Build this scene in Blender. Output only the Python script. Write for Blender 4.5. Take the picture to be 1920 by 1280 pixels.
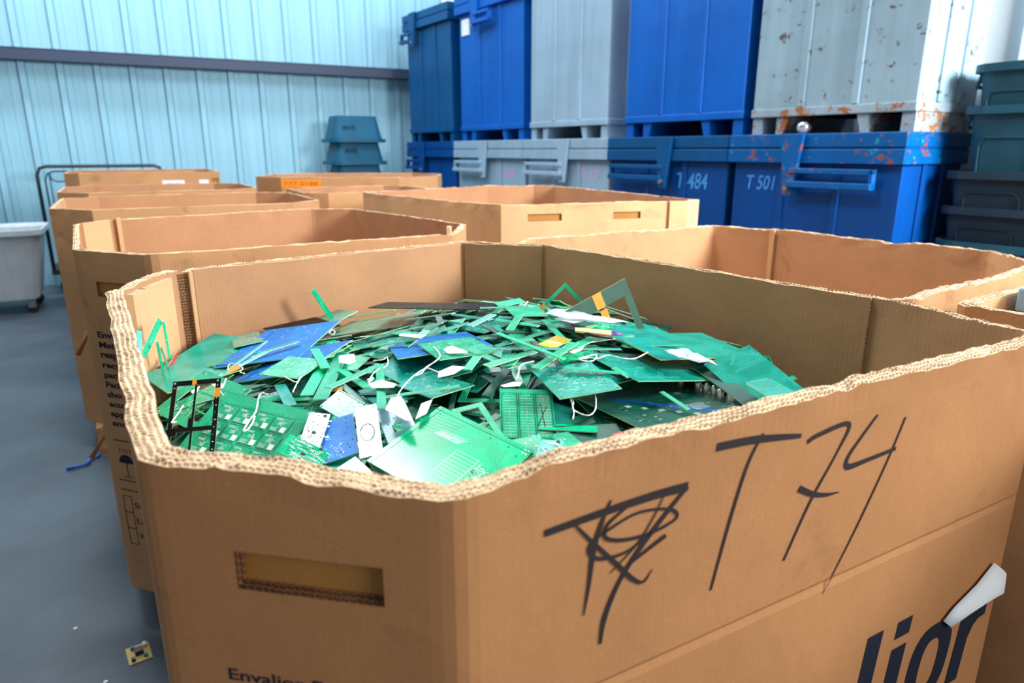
import bpy, bmesh, math, random
from mathutils import Vector, Matrix, noise
import numpy as np

for o in list(bpy.data.objects):
    bpy.data.objects.remove(o)
S = bpy.context.scene
COL = S.collection
PI = math.pi

# ------------------------------------------------------------------ camera
cam_data = bpy.data.cameras.new('camera')
cam_data.sensor_width = 36.0
cam_data.lens = 24.0
cam_data.clip_start = 0.02
cam_data.dof.use_dof = True
cam_data.dof.focus_distance = 1.15
cam_data.dof.aperture_fstop = 4.6
cam = bpy.data.objects.new('camera', cam_data)
COL.objects.link(cam)
cam.location = (0, 0, 1.41)
cam.rotation_euler = (math.radians(90 - 15.626), 0, 0)
S.camera = cam

# ------------------------------------------------------------------ exposure, world, lights
S.view_settings.view_transform = 'Standard'
S.view_settings.look = 'None'
S.view_settings.gamma = 1.0
S.view_settings.use_curve_mapping = False
S.view_settings.exposure = 0.1

W = bpy.data.worlds.new('world')
S.world = W
W.use_nodes = True
wb = W.node_tree.nodes['Background']
wb.inputs['Color'].default_value = (0.78, 0.90, 1.0, 1)
wb.inputs['Strength'].default_value = 0.34


def area(name, loc, target, sx, sy, power, color, rz=None):
    l = bpy.data.lights.new(name, 'AREA')
    l.shape = 'RECTANGLE'
    l.size, l.size_y = sx, sy
    l.energy = power
    l.color = color
    o = bpy.data.objects.new(name, l)
    COL.objects.link(o)
    o.location = loc
    d = Vector(target) - Vector(loc)
    o.rotation_euler = d.to_track_quat('-Z', 'Y').to_euler() if rz is None else (0, 0, rz)
    return o


# roof skylights: rows of translucent panels above the floor
area('skylight', (-1.0, 4.8, 4.9), (-1.0, 4.8, 0), 5.5, 1.2, 200, (0.90, 0.96, 1.0))
area('skylight', (-1.12, 2.42, 4.4), (-0.3, 1.4, 0.8), 0.9, 0.7, 105, (1.0, 0.985, 0.96))
area('skylight', (-3.46, 6.81, 4.9), (0, 0, 0), 7.0, 0.5, 210, (0.86, 0.95, 1.0), 0.499)
# daylight through the loading door behind and to the right of the camera
area('door_daylight', (3.8, -2.4, 2.6), (0.0, 1.7, 0.9), 3.0, 2.4, 122, (1.0, 0.95, 0.89))
# daylight through the side door at the near end of the right wall
area('door_daylight', (4.1, 0.9, 2.9), (2.75, 4.1, 2.1), 1.5, 1.3, 560, (0.93, 0.98, 1.0))

# ------------------------------------------------------------------ helpers


def lin(c):
    return tuple(((x / 255) / 12.92 if x / 255 <= 0.04045 else ((x / 255 + 0.055) / 1.055) ** 2.4) for x in c[:3]) + (1.0,)


class MB:
    """collects geometry, then links it as one mesh object"""

    def __init__(s):
        s.v, s.f, s.m, s.uv = [], [], [], []

    def face(s, idx, m=0, uv=None):
        s.f.append(tuple(idx)); s.m.append(m); s.uv.append(uv)

    def quad(s, pts, m=0, uv=None):
        n = len(s.v); s.v += [tuple(p) for p in pts]
        s.face(range(n, n + len(pts)), m, uv)

    def box(s, x0, x1, y0, y1, z0, z1, m=0, M=None, taper=0):
        t = taper
        p = [(x0 + t, y0 + t, z0), (x1 - t, y0 + t, z0), (x1 - t, y1 - t, z0), (x0 + t, y1 - t, z0),
             (x0, y0, z1), (x1, y0, z1), (x1, y1, z1), (x0, y1, z1)]
        if M is not None: p = [tuple(M @ Vector(q)) for q in p]
        n = len(s.v); s.v += p
        for a in ((0, 3, 2, 1), (4, 5, 6, 7), (0, 1, 5, 4), (1, 2, 6, 5), (2, 3, 7, 6), (3, 0, 4, 7)):
            s.face([n + i for i in a], m)

    def prism(s, poly, z0, z1, m=0, M=None):
        n = len(s.v); k = len(poly)
        p = [(x, y, z0) for x, y in poly] + [(x, y, z1) for x, y in poly]
        if M is not None: p = [tuple(M @ Vector(q)) for q in p]
        s.v += p
        s.face([n + i for i in range(k)][::-1], m)
        s.face([n + k + i for i in range(k)], m)
        for i in range(k):
            j = (i + 1) % k
            s.face((n + i, n + j, n + k + j, n + k + i), m)

    def tube(s, pts, r, m=0, seg=8, closed=False):
        pts = [Vector(p) for p in pts]
        n0 = len(s.v); k = len(pts)
        up = Vector((0.13, 0.21, 0.97))
        for i, p in enumerate(pts):
            a = pts[(i - 1) % k] if (i > 0 or closed) else p
            b = pts[(i + 1) % k] if (i < k - 1 or closed) else p
            d = (b - a).normalized()
            x = d.cross(up)
            if x.length < 1e-3: x = d.cross(Vector((1, 0, 0)))
            x.normalize(); y = d.cross(x)
            rr = r[i] if isinstance(r, (list, tuple)) else r
            for q in range(seg):
                t = 2 * PI * q / seg
                s.v.append(tuple(p + x * math.cos(t) * rr + y * math.sin(t) * rr))
        for i in range(k if closed else k - 1):
            for q in range(seg):
                a = n0 + i * seg + q; b = n0 + i * seg + (q + 1) % seg
                c = n0 + ((i + 1) % k) * seg + (q + 1) % seg; d = n0 + ((i + 1) % k) * seg + q
                s.face((a, b, c, d), m)
        if not closed:
            s.face([n0 + q for q in range(seg)][::-1], m)
            s.face([n0 + (k - 1) * seg + q for q in range(seg)], m)

    def mesh(s, name, mats, smooth=False):
        me = bpy.data.meshes.new(name)
        me.from_pydata(s.v, [], s.f)
        for mt in (mats if isinstance(mats, (list, tuple)) else [mats]): me.materials.append(mt)
        me.polygons.foreach_set('material_index', s.m)
        if any(u is not None for u in s.uv):
            ul = me.uv_layers.new(name='UVMap')
            flat = []
            for f, u in zip(s.f, s.uv):
                flat += [c for p in (u if u is not None else [(0, 0)] * len(f)) for c in p]
            ul.data.foreach_set('uv', flat)
        if smooth: me.polygons.foreach_set('use_smooth', [True] * len(me.polygons))
        me.update()
        return me

    def build(s, name, mats, parent=None, smooth=False, bevel=0):
        o = bpy.data.objects.new(name, s.mesh(name, mats, smooth))
        COL.objects.link(o)
        if parent is not None: o.parent = parent
        if bevel:
            b = o.modifiers.new('bevel', 'BEVEL'); b.width = bevel; b.segments = 2; b.limit_method = 'ANGLE'
        return o


def tag(o, label=None, cat=None, group=None, kind=None):
    if label: o['label'] = label
    if cat: o['category'] = cat
    if group: o['group'] = group
    if kind: o['kind'] = kind
    return o


def empty(name, loc=(0, 0, 0), rz=0, label=None, cat=None, group=None):
    o = bpy.data.objects.new(name, None)
    COL.objects.link(o)
    o.location = loc; o.rotation_euler = (0, 0, rz)
    o.empty_display_size = 0.05
    return tag(o, label, cat, group)


def copy_tree(o, parent=None):
    c = o.copy(); COL.objects.link(c); c.parent = parent
    for ch in list(o.children): copy_tree(ch, c)
    return c


# ------------------------------------------------------------------ materials


def mat(name, col, rough=0.5, metal=0.0, spec=0.5):
    m = bpy.data.materials.new(name); m.use_nodes = True
    b = m.node_tree.nodes['Principled BSDF']
    b.inputs['Base Color'].default_value = lin(col)
    b.inputs['Roughness'].default_value = rough
    b.inputs['Metallic'].default_value = metal
    b.inputs['Specular IOR Level'].default_value = spec
    return m


class NT:
    def __init__(s, m):
        s.t = m.node_tree; s.b = s.t.nodes['Principled BSDF']

    def n(s, typ, **kw):
        x = s.t.nodes.new(typ)
        for k, v in kw.items():
            if k in x.inputs.keys():
                x.inputs[k].default_value = v
            else: setattr(x, k, v)
        return x

    def l(s, a, b): s.t.links.new(a, b)

    def coord(s, kind='Object'):
        return s.n('ShaderNodeTexCoord').outputs[kind]

    def noise(s, vec, scale, detail=3, rough=0.5, dist=0):
        x = s.n('ShaderNodeTexNoise')
        x.inputs['Scale'].default_value = scale; x.inputs['Detail'].default_value = detail
        x.inputs['Roughness'].default_value = rough; x.inputs['Distortion'].default_value = dist
        s.l(vec, x.inputs['Vector'])
        return x.outputs['Fac']

    def scale(s, vec, sc):
        x = s.n('ShaderNodeMapping'); x.inputs['Scale'].default_value = sc
        s.l(vec, x.inputs['Vector']); return x.outputs['Vector']

    def ramp(s, fac, stops):
        x = s.n('ShaderNodeValToRGB')
        e = x.color_ramp.elements
        while len(e) < len(stops): e.new(0.5)
        for q, (p, c) in zip(e, stops): q.position = p; q.color = c
        s.l(fac, x.inputs['Fac']); return x.outputs['Color']

    def mix(s, fac, a, b, mode='MIX'):
        x = s.n('ShaderNodeMix', data_type='RGBA', blend_type=mode)
        for val, i in ((fac, 0), (a, 6), (b, 7)):
            if hasattr(val, 'is_linked') or hasattr(val, 'links'): s.l(val, x.inputs[i])
            else: x.inputs[i].default_value = val
        return x.outputs[2]

    def math(s, op, a, b=0.0, c=0.0):
        x = s.n('ShaderNodeMath', operation=op)
        for i, v in enumerate((a, b, c)):
            if hasattr(v, 'links'): s.l(v, x.inputs[i])
            else: x.inputs[i].default_value = v
        return x.outputs[0]

    def bump(s, h, strength=0.3, dist=0.002):
        x = s.n('ShaderNodeBump'); x.inputs['Strength'].default_value = strength; x.inputs['Distance'].default_value = dist
        s.l(h, x.inputs['Height']); s.l(x.outputs['Normal'], s.b.inputs['Normal'])


def grey(v): return (v, v, v, 1)


def cardboard(name, col, lines=0.5, stains=0.5):
    m = mat(name, col, 0.82, spec=0.15); k = NT(m)
    uv = k.coord('UV'); ob = k.coord('Object')
    c0 = lin(col)
    big = k.noise(ob, 3.2, 4, 0.6)
    mott = k.ramp(big, [(0.3, grey(0.86)), (0.7, grey(1.08))])
    c = k.mix(1.0, c0, mott, 'MULTIPLY')
    fine = k.noise(k.scale(uv, (1, 1, 1)), 420, 3, 0.7)
    c = k.mix(1.0, c, k.ramp(fine, [(0.25, grey(0.86)), (0.75, grey(1.1))]), 'MULTIPLY')
    fib = k.noise(k.scale(uv, (90, 700, 1)), 1.0, 3, 0.6)
    c = k.mix(1.0, c, k.ramp(fib, [(0.3, grey(0.94)), (0.7, grey(1.04))]), 'MULTIPLY')
    # flute print-through, 8 mm pitch
    sx = k.n('ShaderNodeSeparateXYZ'); k.l(uv, sx.inputs[0])
    wob = k.math('MULTIPLY', k.noise(uv, 6, 2), 3.0)
    fl = k.math('SINE', k.math('ADD', k.math('MULTIPLY', sx.outputs[0], 2 * PI / 0.0085), wob))
    fl01 = k.math('MULTIPLY_ADD', fl, 0.5, 0.5)
    c = k.mix(1.0, c, k.ramp(fl01, [(0.0, grey(1 - 0.07 * lines)), (1.0, grey(1 + 0.05 * lines))]), 'MULTIPLY')
    # stains and scuffs
    st = k.noise(ob, 7.0, 5, 0.65, 0.6)
    c = k.mix(1.0, c, k.ramp(st, [(0.28, (1 - 0.28 * stains, 1 - 0.3 * stains, 1 - 0.3 * stains, 1)), (0.40, grey(1)), (1, grey(1))]), 'MULTIPLY')
    sc = k.noise(k.scale(uv, (30, 4, 1)), 1.3, 4, 0.75)
    c = k.mix(k.ramp(sc, [(0.66, grey(0)), (0.78, grey(0.35 * stains))]), c, lin((206, 172, 138)))
    k.l(c, k.b.inputs['Base Color'])
    h = k.math('ADD', k.math('MULTIPLY', fl01, 0.3 * lines), k.math('MULTIPLY', k.noise(ob, 14, 4), 2.4))
    k.bump(h, 0.35, 0.0022)
    return m


def cut_edge(name, paper=(236, 204, 166), hole=(122, 84, 58), layers=0.0065):
    """the cut end of corrugated board: liner sheets with wavy flutes between"""
    m = mat(name, paper, 0.9, spec=0.1); k = NT(m)
    uv = k.coord('UV'); sx = k.n('ShaderNodeSeparateXYZ'); k.l(uv, sx.inputs[0])
    u, v = sx.outputs[0], sx.outputs[1]
    dn = k.noise(k.scale(uv, (40, 40, 40)), 1.0, 3)
    vv = k.math('ADD', v, k.math('MULTIPLY', k.math('SUBTRACT', dn, 0.5), 0.006))
    lay = k.math('DIVIDE', vv, layers)
    p = k.math('FRACT', lay)
    row = k.math('FLOOR', lay)
    ph = k.math('MULTIPLY_ADD', row, 2.1, k.math('MULTIPLY', k.noise(k.scale(uv, (25, 25, 25)), 1.0, 2), 7.0))
    w = k.math('SINE', k.math('ADD', k.math('MULTIPLY', u, 2 * PI / 0.0072), ph))
    ctr = k.math('MULTIPLY_ADD', w, 0.33, 0.5)
    d = k.math('ABSOLUTE', k.math('SUBTRACT', p, ctr))
    lin_d = k.math('MINIMUM', p, k.math('SUBTRACT', 1.0, p))
    dd = k.math('MINIMUM', d, lin_d)
    crush = k.noise(k.scale(uv, (18, 18, 18)), 1.0, 3)
    thr = k.math('MULTIPLY_ADD', k.math('SUBTRACT', crush, 0.5), 0.42, 0.165)
    f = k.n('ShaderNodeMapRange'); k.l(dd, f.inputs[0]); k.l(thr, f.inputs[1])
    k.l(k.math('ADD', thr, 0.08), f.inputs[2])
    f.inputs[3].default_value = 0; f.inputs[4].default_value = 1
    tone = k.ramp(k.noise(k.scale(uv, (120, 120, 1)), 1.0, 3), [(0.3, grey(0.82)), (0.7, grey(1.05))])
    c = k.mix(1.0, k.mix(f.outputs[0], lin(paper), lin(hole)), tone, 'MULTIPLY')
    k.l(c, k.b.inputs['Base Color'])
    k.bump(k.math('SUBTRACT', 1.0, f.outputs[0]), 0.8, 0.002)
    return m


M = {}
M['kraft'] = cardboard('kraft_board', (180, 127, 83), 0.12, 0.5)
M['kraft_in'] = cardboard('kraft_inner', (186, 137, 101), 0.35, 0.3)
M['kraft_old'] = cardboard('kraft_worn', (190, 143, 100), 0.25, 1.0)
M['kraft_pale'] = cardboard('kraft_pale', (212, 168, 124), 0.3, 0.8)
M['cut'] = cut_edge('cut_flutes')
M['cut_far'] = mat('cut_far', (226, 188, 146), 0.9, spec=0.1)
M['ink'] = mat('print_ink', (26, 32, 48), 0.7, spec=0.2)
M['marker'] = mat('marker_ink', (44, 36, 38), 0.6, spec=0.3)
M['dark'] = mat('dark_void', (20, 18, 18), 0.9)


def painted(name, col, chip=(120, 70, 50), amount=0.5, second=None, rough=0.42, fade=0.5):
    m = mat(name, col, rough, spec=0.22); k = NT(m)
    ob = k.coord('Object')
    c = k.mix(1.0, lin(col), k.ramp(k.noise(ob, 2.2, 4), [(0.3, grey(1 - 0.22 * fade)), (0.7, grey(1 + 0.12 * fade))]), 'MULTIPLY')
    streak = k.noise(k.scale(ob, (14, 14, 0.8)), 1.2, 3)
    c = k.mix(1.0, c, k.ramp(streak, [(0.3, grey(0.9)), (0.7, grey(1.05))]), 'MULTIPLY')
    if second:
        n2 = k.noise(k.scale(ob, (1, 1, 1)), 17, 5, 0.7)
        c = k.mix(k.ramp(n2, [(0.62, grey(0)), (0.65, grey(0.8))]), c, lin(second))
    n1 = k.noise(k.scale(ob, (1, 1, 1.2)), 13, 5, 0.72, 0.3)
    t = 0.80 - 0.2 * amount
    c = k.mix(k.ramp(n1, [(t, grey(0)), (t + 0.03, grey(1))]), c, lin(chip))
    k.l(c, k.b.inputs['Base Color'])
    k.bump(k.noise(ob, 3.5, 3), 0.3, 0.02)
    return m


M['blue'] = painted('blue_paint', (0, 80, 160), (24, 60, 120), 0.35)
M['blue_bright'] = painted('bright_blue_paint', (0, 88, 180), (10, 60, 140), 0.3)
M['blue_dark'] = painted('dull_blue_paint', (0, 74, 128), (10, 44, 84), 0.4)
M['blue_low'] = painted('deep_blue_paint', (0, 66, 138), (30, 90, 160), 0.4)
M['blue_lid'] = painted('chipped_blue_paint', (0, 84, 152), (134, 72, 54), 1.02, (38, 150, 160))
M['grey_bin'] = painted('pale_grey_paint', (142, 170, 192), (110, 124, 134), 0.4, rough=0.5)
M['grey_rust'] = painted('scuffed_grey_paint', (134, 162, 178), (84, 76, 68), 0.97, rough=0.5)
M['rust'] = painted('rusty_grey_paint', (138, 160, 174), (146, 92, 52), 1.35, (120, 84, 60), rough=0.7)
M['feet_dark'] = mat('bin_underside', (34, 34, 40), 0.8)
M['steel'] = mat('galvanised', (150, 155, 160), 0.35, 0.8)
M['white_label'] = mat('paper_label', (225, 232, 236), 0.7)
M['black_paint'] = mat('black_tube_paint', (34, 44, 54), 0.5)
M['white_plastic'] = painted('white_plastic', (196, 206, 214), (150, 150, 146), 0.25, rough=0.5)
M['black_plastic'] = mat('black_plastic', (26, 30, 36), 0.5)


def plastic(name, col, rough=0.45):
    m = mat(name, col, rough, spec=0.2); k = NT(m)
    ob = k.coord('Object')
    c = k.mix(1.0, lin(col), k.ramp(k.noise(ob, 5, 4), [(0.3, grey(0.85)), (0.7, grey(1.1))]), 'MULTIPLY')
    k.l(c, k.b.inputs['Base Color']); return m


M['teal_tote'] = plastic('teal_plastic', (30, 72, 88))
M['slate_tote'] = plastic('slate_plastic', (32, 50, 64))
M['blue_tote'] = plastic('blue_grey_plastic', (22, 86, 116))

# wood
m = mat('pallet_wood', (176, 128, 92), 0.8, spec=0.2); k = NT(m); ob = k.coord('Object')
c = k.ramp(k.noise(k.scale(ob, (3, 30, 30)), 1.5, 4, 0.6, 0.4), [(0.25, lin((132, 90, 62))), (0.7, lin((196, 150, 110)))])
k.l(c, k.b.inputs['Base Color']); M['wood'] = m

# floor concrete
m = mat('sealed_concrete', (96, 108, 122), 0.5, spec=0.4); k = NT(m); ob = k.coord('Object')
c = k.ramp(k.noise(ob, 1.3, 6, 0.6, 0.3), [(0.25, lin((62, 74, 86))), (0.55, lin((78, 90, 102))), (0.8, lin((96, 108, 118)))])
c = k.mix(1.0, c, k.ramp(k.noise(ob, 90, 3, 0.7), [(0.3, grey(0.88)), (0.7, grey(1.08))]), 'MULTIPLY')
c = k.mix(k.ramp(k.noise(k.scale(ob, (1.5, 5, 1)), 1.6, 5, 0.7), [(0.60, grey(0)), (0.75, grey(0.4))]), c, lin((54, 62, 72)))
k.l(c, k.b.inputs['Base Color'])
k.l(k.ramp(k.noise(ob, 3, 4), [(0.3, grey(0.38)), (0.7, grey(0.62))]), k.b.inputs['Roughness'])
M['floor'] = m

# wall sheet metal
m = mat('wall_sheet', (144, 190, 208), 0.55, spec=0.3); k = NT(m); ob = k.coord('Object')
c = k.mix(1.0, lin((144, 190, 208)), k.ramp(k.noise(k.scale(ob, (6, 6, 0.5)), 1.5, 4), [(0.3, grey(0.93)), (0.7, grey(1.04))]), 'MULTIPLY')
k.l(c, k.b.inputs['Base Color']); M['wall'] = m
M['wall_white'] = mat('white_wall_sheet', (232, 240, 244), 0.5)
M['girt'] = mat('purlin_paint', (48, 60, 84), 0.6)

# ------------------------------------------------------------------ setting
fl = MB(); fl.box(-9, 9, -4, 14, -0.1, 0)
tag(fl.build('floor', M['floor']), kind='structure')


def ribbed_wall(name, P, d, s0, s1, zt, material, pitch=0.329, off=0.24, minor=True):
    """corrugated sheet wall along direction d from P; ribs stand towards the room"""
    dx, dy = d; nx, ny = dy, -dx          # room side normal
    prof = []
    k0 = math.floor((s0 - off) / pitch) - 1
    s = off + k0 * pitch
    while s < s1 + pitch:
        prof += [(s - 0.040, 0), (s - 0.038, -0.008), (s - 0.034, -0.008), (s - 0.026, 0.036), (s + 0.026, 0.036), (s + 0.034, -0.008), (s + 0.038, -0.008), (s + 0.040, 0)]
        if minor:
            for q in (0.33, 0.67):
                c = s + pitch * q
                prof += [(c - 0.016, 0), (c - 0.008, 0.005), (c + 0.008, 0.005), (c + 0.016, 0)]
        s += pitch
    prof = [p for p in prof if s0 <= p[0] <= s1]
    mb = MB(); n = len(prof)
    for z in (0, zt):
        for off_ in (0, -0.02):
            for a, h in prof:
                h2 = h + off_
                mb.v.append((P[0] + dx * a + nx * h2, P[1] + dy * a + ny * h2, z))
    for i in range(n - 1):
        mb.face((i, i + 1, 2 * n + i + 1, 2 * n + i))
        mb.face((n + i + 1, n + i, 3 * n + i, 3 * n + i + 1))
        mb.face((2 * n + i, 2 * n + i + 1, 3 * n + i + 1, 3 * n + i))
    return tag(mb.build(name, material), kind='structure')


wd = (0.878, 0.4787)                      # along the long wall, left to right
WP = (-1.4, 9.3)
ribbed_wall('wall_left', WP, wd, -7.0, 3.5, 4.6, M['wall'])
# girt (horizontal purlin) on the wall: a C section
g = MB(); ang = math.atan2(wd[1], wd[0])
GM = Matrix.Translation((WP[0], WP[1], 0)) @ Matrix.Rotation(ang, 4, 'Z')
g.box(-7, 3.5, -0.20, -0.035, 2.37, 2.385, M=GM)
g.box(-7, 3.5, -0.20, -0.188, 2.29, 2.385, M=GM)
g.box(-7, 3.5, -0.20, -0.035, 2.275, 2.29, M=GM)
for i in range(-20, 10):
    g.box(i * 0.329 + 0.2, i * 0.329 + 0.24, -0.15, -0.12, 2.385, 2.393, M=GM)
tag(g.build('trim_1', M['girt']), kind='structure')

rr = (0.5606, -0.8281); vv = (0.8281, 0.5606)
RP = (-1.26 + vv[0] * 0.86, 8.6 + vv[1] * 0.86)
ribbed_wall('wall_right', RP, rr, -1.5, 9.0, 4.6, M['wall_white'], 0.30, 0.06, minor=False)

# ------------------------------------------------------------------ steel bins


def bin_tree(P, w, depth, mb_body, mb_lid, label, latch=None, chalk=None, low=True, rustfoot=None, H=1.505, body=None, lid=True, z0=0.0, sticker=None, ribs=2, arc=None, name='steel_tote_bin'):
    rz = math.atan2(rr[1], rr[0])
    t = empty(name, (P[0], P[1], z0), rz, label, 'bin', 'stacked steel bins along the right wall')
    a, b = body if body else (0.03, w - 0.03)
    zb = 0.10; zt = H - 0.168 if lid else H
    m = MB()
    # shell with raised vertical press ribs on front and right side
    m.box(a, b, 0.03, depth, zb, zt)
    for q in range(1, ribs + 1):
        c = a + (b - a) * q / (ribs + 1)
        m.box(c - 0.022, c + 0.022, 0.018, 0.04, zb + 0.05, zt)
    for q in (0.33, 0.67):
        c = 0.03 + (depth - 0.03) * q
        m.box(b - 0.01, b + 0.014, c - 0.022, c + 0.022, zb + 0.05, zt)
    m.box(a - 0.006, b + 0.008, 0.02, depth + 0.004, zb, zb + 0.05, m=1)
    o = m.build('body', [mb_body, rustfoot or mb_body], t, bevel=0.006)
    # feet: fork pocket channels and gussets
    L = b - a
    for (q0, q1, sl) in ((0.0, 0.07, 0), (0.17, 0.25, -1), (0.68, 0.75, 1), (0.93, 1.0, 0)):
        f_ = MB()
        x0, x1 = a + L * q0, a + L * q1
        y0, y1 = 0.04, depth - 0.02
        bot = (x0 + (0.03 if sl > 0 else 0), x1 - (0.03 if sl < 0 else 0))
        p = [(bot[0], y0, 0), (bot[1], y0, 0), (bot[1], y1, 0), (bot[0], y1, 0), (x0, y0, zb), (x1, y0, zb), (x1, y1, zb), (x0, y1, zb)]
        f_.v = p
        for fc in ((0, 3, 2, 1), (4, 5, 6, 7), (0, 1, 5, 4), (1, 2, 6, 5), (2, 3, 7, 6), (3, 0, 4, 7)): f_.face(fc)
        f_.build('foot', rustfoot or mb_body, t)
    if lid:
        l = MB()
        l.box(0.0, w - 0.006, -0.02, depth + 0.02, H - 0.168, H - 0.088)
        l.box(0.006, w - 0.012, -0.008, depth + 0.012, H - 0.088, H - 0.078)
        l.box(0.0, w - 0.006, -0.016, depth + 0.02, H - 0.078, H)
        l.build('lid', mb_lid, t, bevel=0.005)
    if latch:
        lx, direction, reach = latch       # bracket position, side of the loop, loop length
        br = MB()
        br.v = [(lx - 0.075, -0.05, H), (lx + 0.075, -0.05, H), (lx + 0.03, -0.05, H - 0.36), (lx - 0.03, -0.05, H - 0.36),
                (lx - 0.075, -0.022, H), (lx + 0.075, -0.022, H), (lx + 0.03, -0.022, H - 0.36), (lx - 0.03, -0.022, H - 0.36)]
        for fc in ((0, 3, 2, 1), (4, 5, 6, 7), (0, 1, 5, 4), (1, 2, 6, 5), (2, 3, 7, 6), (3, 0, 4, 7)): br.face(fc)
        bo = br.build('hinge_bracket', mb_lid, t, bevel=0.004)
        pv = MB(); pv.tube([(lx, -0.07, H - 0.31), (lx, -0.045, H - 0.31)], 0.016, seg=10)
        pv.build('pivot_bolt', M['steel'], bo)
        hp = MB(); e = lx + direction * reach
        xs = sorted((lx, e))
        hp.box(xs[0], xs[1], -0.06, -0.03, H - 0.225, H - 0.195)
        hp.box(xs[0], xs[1], -0.075, -0.03, H - 0.305, H - 0.27)
        ex = sorted((e, e - direction * 0.022))
        hp.box(ex[0], ex[1], -0.06, -0.02, H - 0.305, H - 0.195)
        hp.build('lift_bar', mb_lid, t, bevel=0.004)
    if sticker:
        q = MB(); x, z, sw, sh = sticker
        q.box(x, x + sw, 0.016, 0.03, z, z + sh); q.build('paper_sticker', M['white_label'], t)
    if arc:
        q = MB()
        q.tube([(b + 0.016, 0.26 + 0.09 * math.cos(u), 0.98 + 0.14 * math.sin(u)) for u in [PI / 2 + PI * i / 10 for i in range(11)]], 0.014, seg=6)
        q.build('painted_arc', M[arc], t)
    return t


def at_s(s, inset=0.0):
    return (-1.26 + 0.5606 * s + vv[0] * inset, 8.6 - 0.8281 * s + vv[1] * inset)


LE = [0, 1.148, 2.45, 3.62, 4.79, 5.93]
DEP = 0.68
low_specs = [
    ('blue_low', 'blue_low', 'deep blue steel bin, bottom row, nearest the ribbed wall', (0.42, -1, 0.36)),
    ('grey_bin', 'grey_bin', 'pale grey steel bin, bottom row, directly beside the farthest blue one', (0.62, -1, 0.55)),
    ('grey_bin', 'grey_bin', 'pale grey steel bin, bottom row, under the plain grey upper bin', (0.62, -1, 0.55)),
    ('blue_low', 'blue_dark', 'blue steel bin with faint chalked number T-484, bottom row', (0.62, -1, 0.55)),
    ('blue_low', 'blue_lid', 'blue steel bin chalked T 501 with chipped teal and rust lid', (0.48, 1, 0.52)),
]
low_bins = []
for i, (mb_, ml_, lab, lt) in enumerate(low_specs):
    P = at_s(LE[i]); w = LE[i + 1] - LE[i]
    low_bins.append(bin_tree(P, w, DEP, M[mb_], M[ml_], lab, latch=lt))
UP = [(0.03, 1.055), (1.25, 2.38), (2.51, 3.54), (3.76, 4.84), (4.92, 5.92)]
up_specs = [
    ('blue_dark', 'blue_dark', 'dull dark blue steel bin, top row, nearest the ribbed wall', (0.30, -1, 0.28), None, 'white_label', None),
    ('blue_bright', 'blue_bright', 'bright blue steel bin, top row, with a white paper sticker', (0.42, 1, 0.3), (0.09, 1.02, 0.14, 0.15), 'grey_bin', None),
    ('grey_bin', 'grey_bin', 'plain pale grey steel bin, top row, between two blue ones', None, None, None, None),
    ('blue_bright', 'blue_bright', 'bright blue steel bin, top row, beside the rusty grey one', None, None, None, None),
    ('grey_rust', 'grey_rust', 'large grey steel bin with black scuffs and rusty bottom edge', None, None, None, 'rust'),
]
up_bins = []
for i, (mb_, ml_, lab, lt, stk, arc, rf) in enumerate(up_specs):
    a, b = UP[i]
    P = at_s(a - 0.03); w = b - a + 0.06
    up_bins.append(bin_tree(P, w, DEP + (0.03 if i < 4 else 0), M[mb_], M[ml_], lab, latch=lt, sticker=stk, arc=arc, z0=1.506, H=1.385 if i < 2 else 1.505,
             rustfoot=M[rf] if rf else None, name='steel_tote_bin', ribs=2))


def text_mesh(txt, material, x0, x1, z0, z1, bold=0.0, shear=0.0, name='printed_text', parent=None, mtx=None, thick=0.0006, keep=False, align='LEFT'):
    """lettering in the x-z plane of mtx, fitted to a rectangle (or by height only when keep)"""
    cu = bpy.data.curves.new(name, 'FONT')
    cu.body = txt; cu.size = 1.0; cu.offset = bold; cu.shear = shear; cu.resolution_u = 3; cu.align_x = align
    cu.space_line = 0.95
    tmp = bpy.data.objects.new('tmp', cu); COL.objects.link(tmp)
    dg = bpy.context.evaluated_depsgraph_get()
    me = bpy.data.meshes.new_from_object(tmp.evaluated_get(dg))
    bpy.data.objects.remove(tmp)
    xs = [v.co.x for v in me.vertices]; ys = [v.co.y for v in me.vertices]
    ax, bx, ay, by = min(xs), max(xs), min(ys), max(ys)
    sy = (z1 - z0) / (by - ay); sx = (x1 - x0) / (bx - ax)
    for v in me.vertices:
        v.co = (x0 + (v.co.x - ax) * sx, -thick, z0 + (v.co.y - ay) * sy)
    me.materials.clear(); me.materials.append(material)
    o = bpy.data.objects.new(name, me); COL.objects.link(o)
    if parent is not None: o.parent = parent
    if mtx is not None: o.matrix_local = mtx
    return o


M['chalk'] = mat('chalk_writing', (60, 138, 214), 0.8)
M['pink'] = mat('pink_marker', (196, 160, 205), 0.8)
text_mesh('T-484', M['chalk'], 0.70, 0.98, 1.15, 1.26, 0.01, 0.1, 'chalk_writing', low_bins[3], Matrix.Translation((0, 0.028, 0)))
text_mesh('T 501', M['chalk'], 0.13, 0.34, 1.17, 1.26, 0.01, 0.15, 'chalk_writing', low_bins[4], Matrix.Translation((0, 0.028, 0)))
text_mesh('448', M['pink'], 0.80, 1.10, 1.14, 1.24, 0.0, 0.1, 'marker_writing', low_bins[1], Matrix.Translation((0, 0.028, 0)))
text_mesh('F-17', M['pink'], 0.78, 1.05, 1.17, 1.26, 0.0, 0.1, 'marker_writing', low_bins[2], Matrix.Translation((0, 0.028, 0)))

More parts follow.
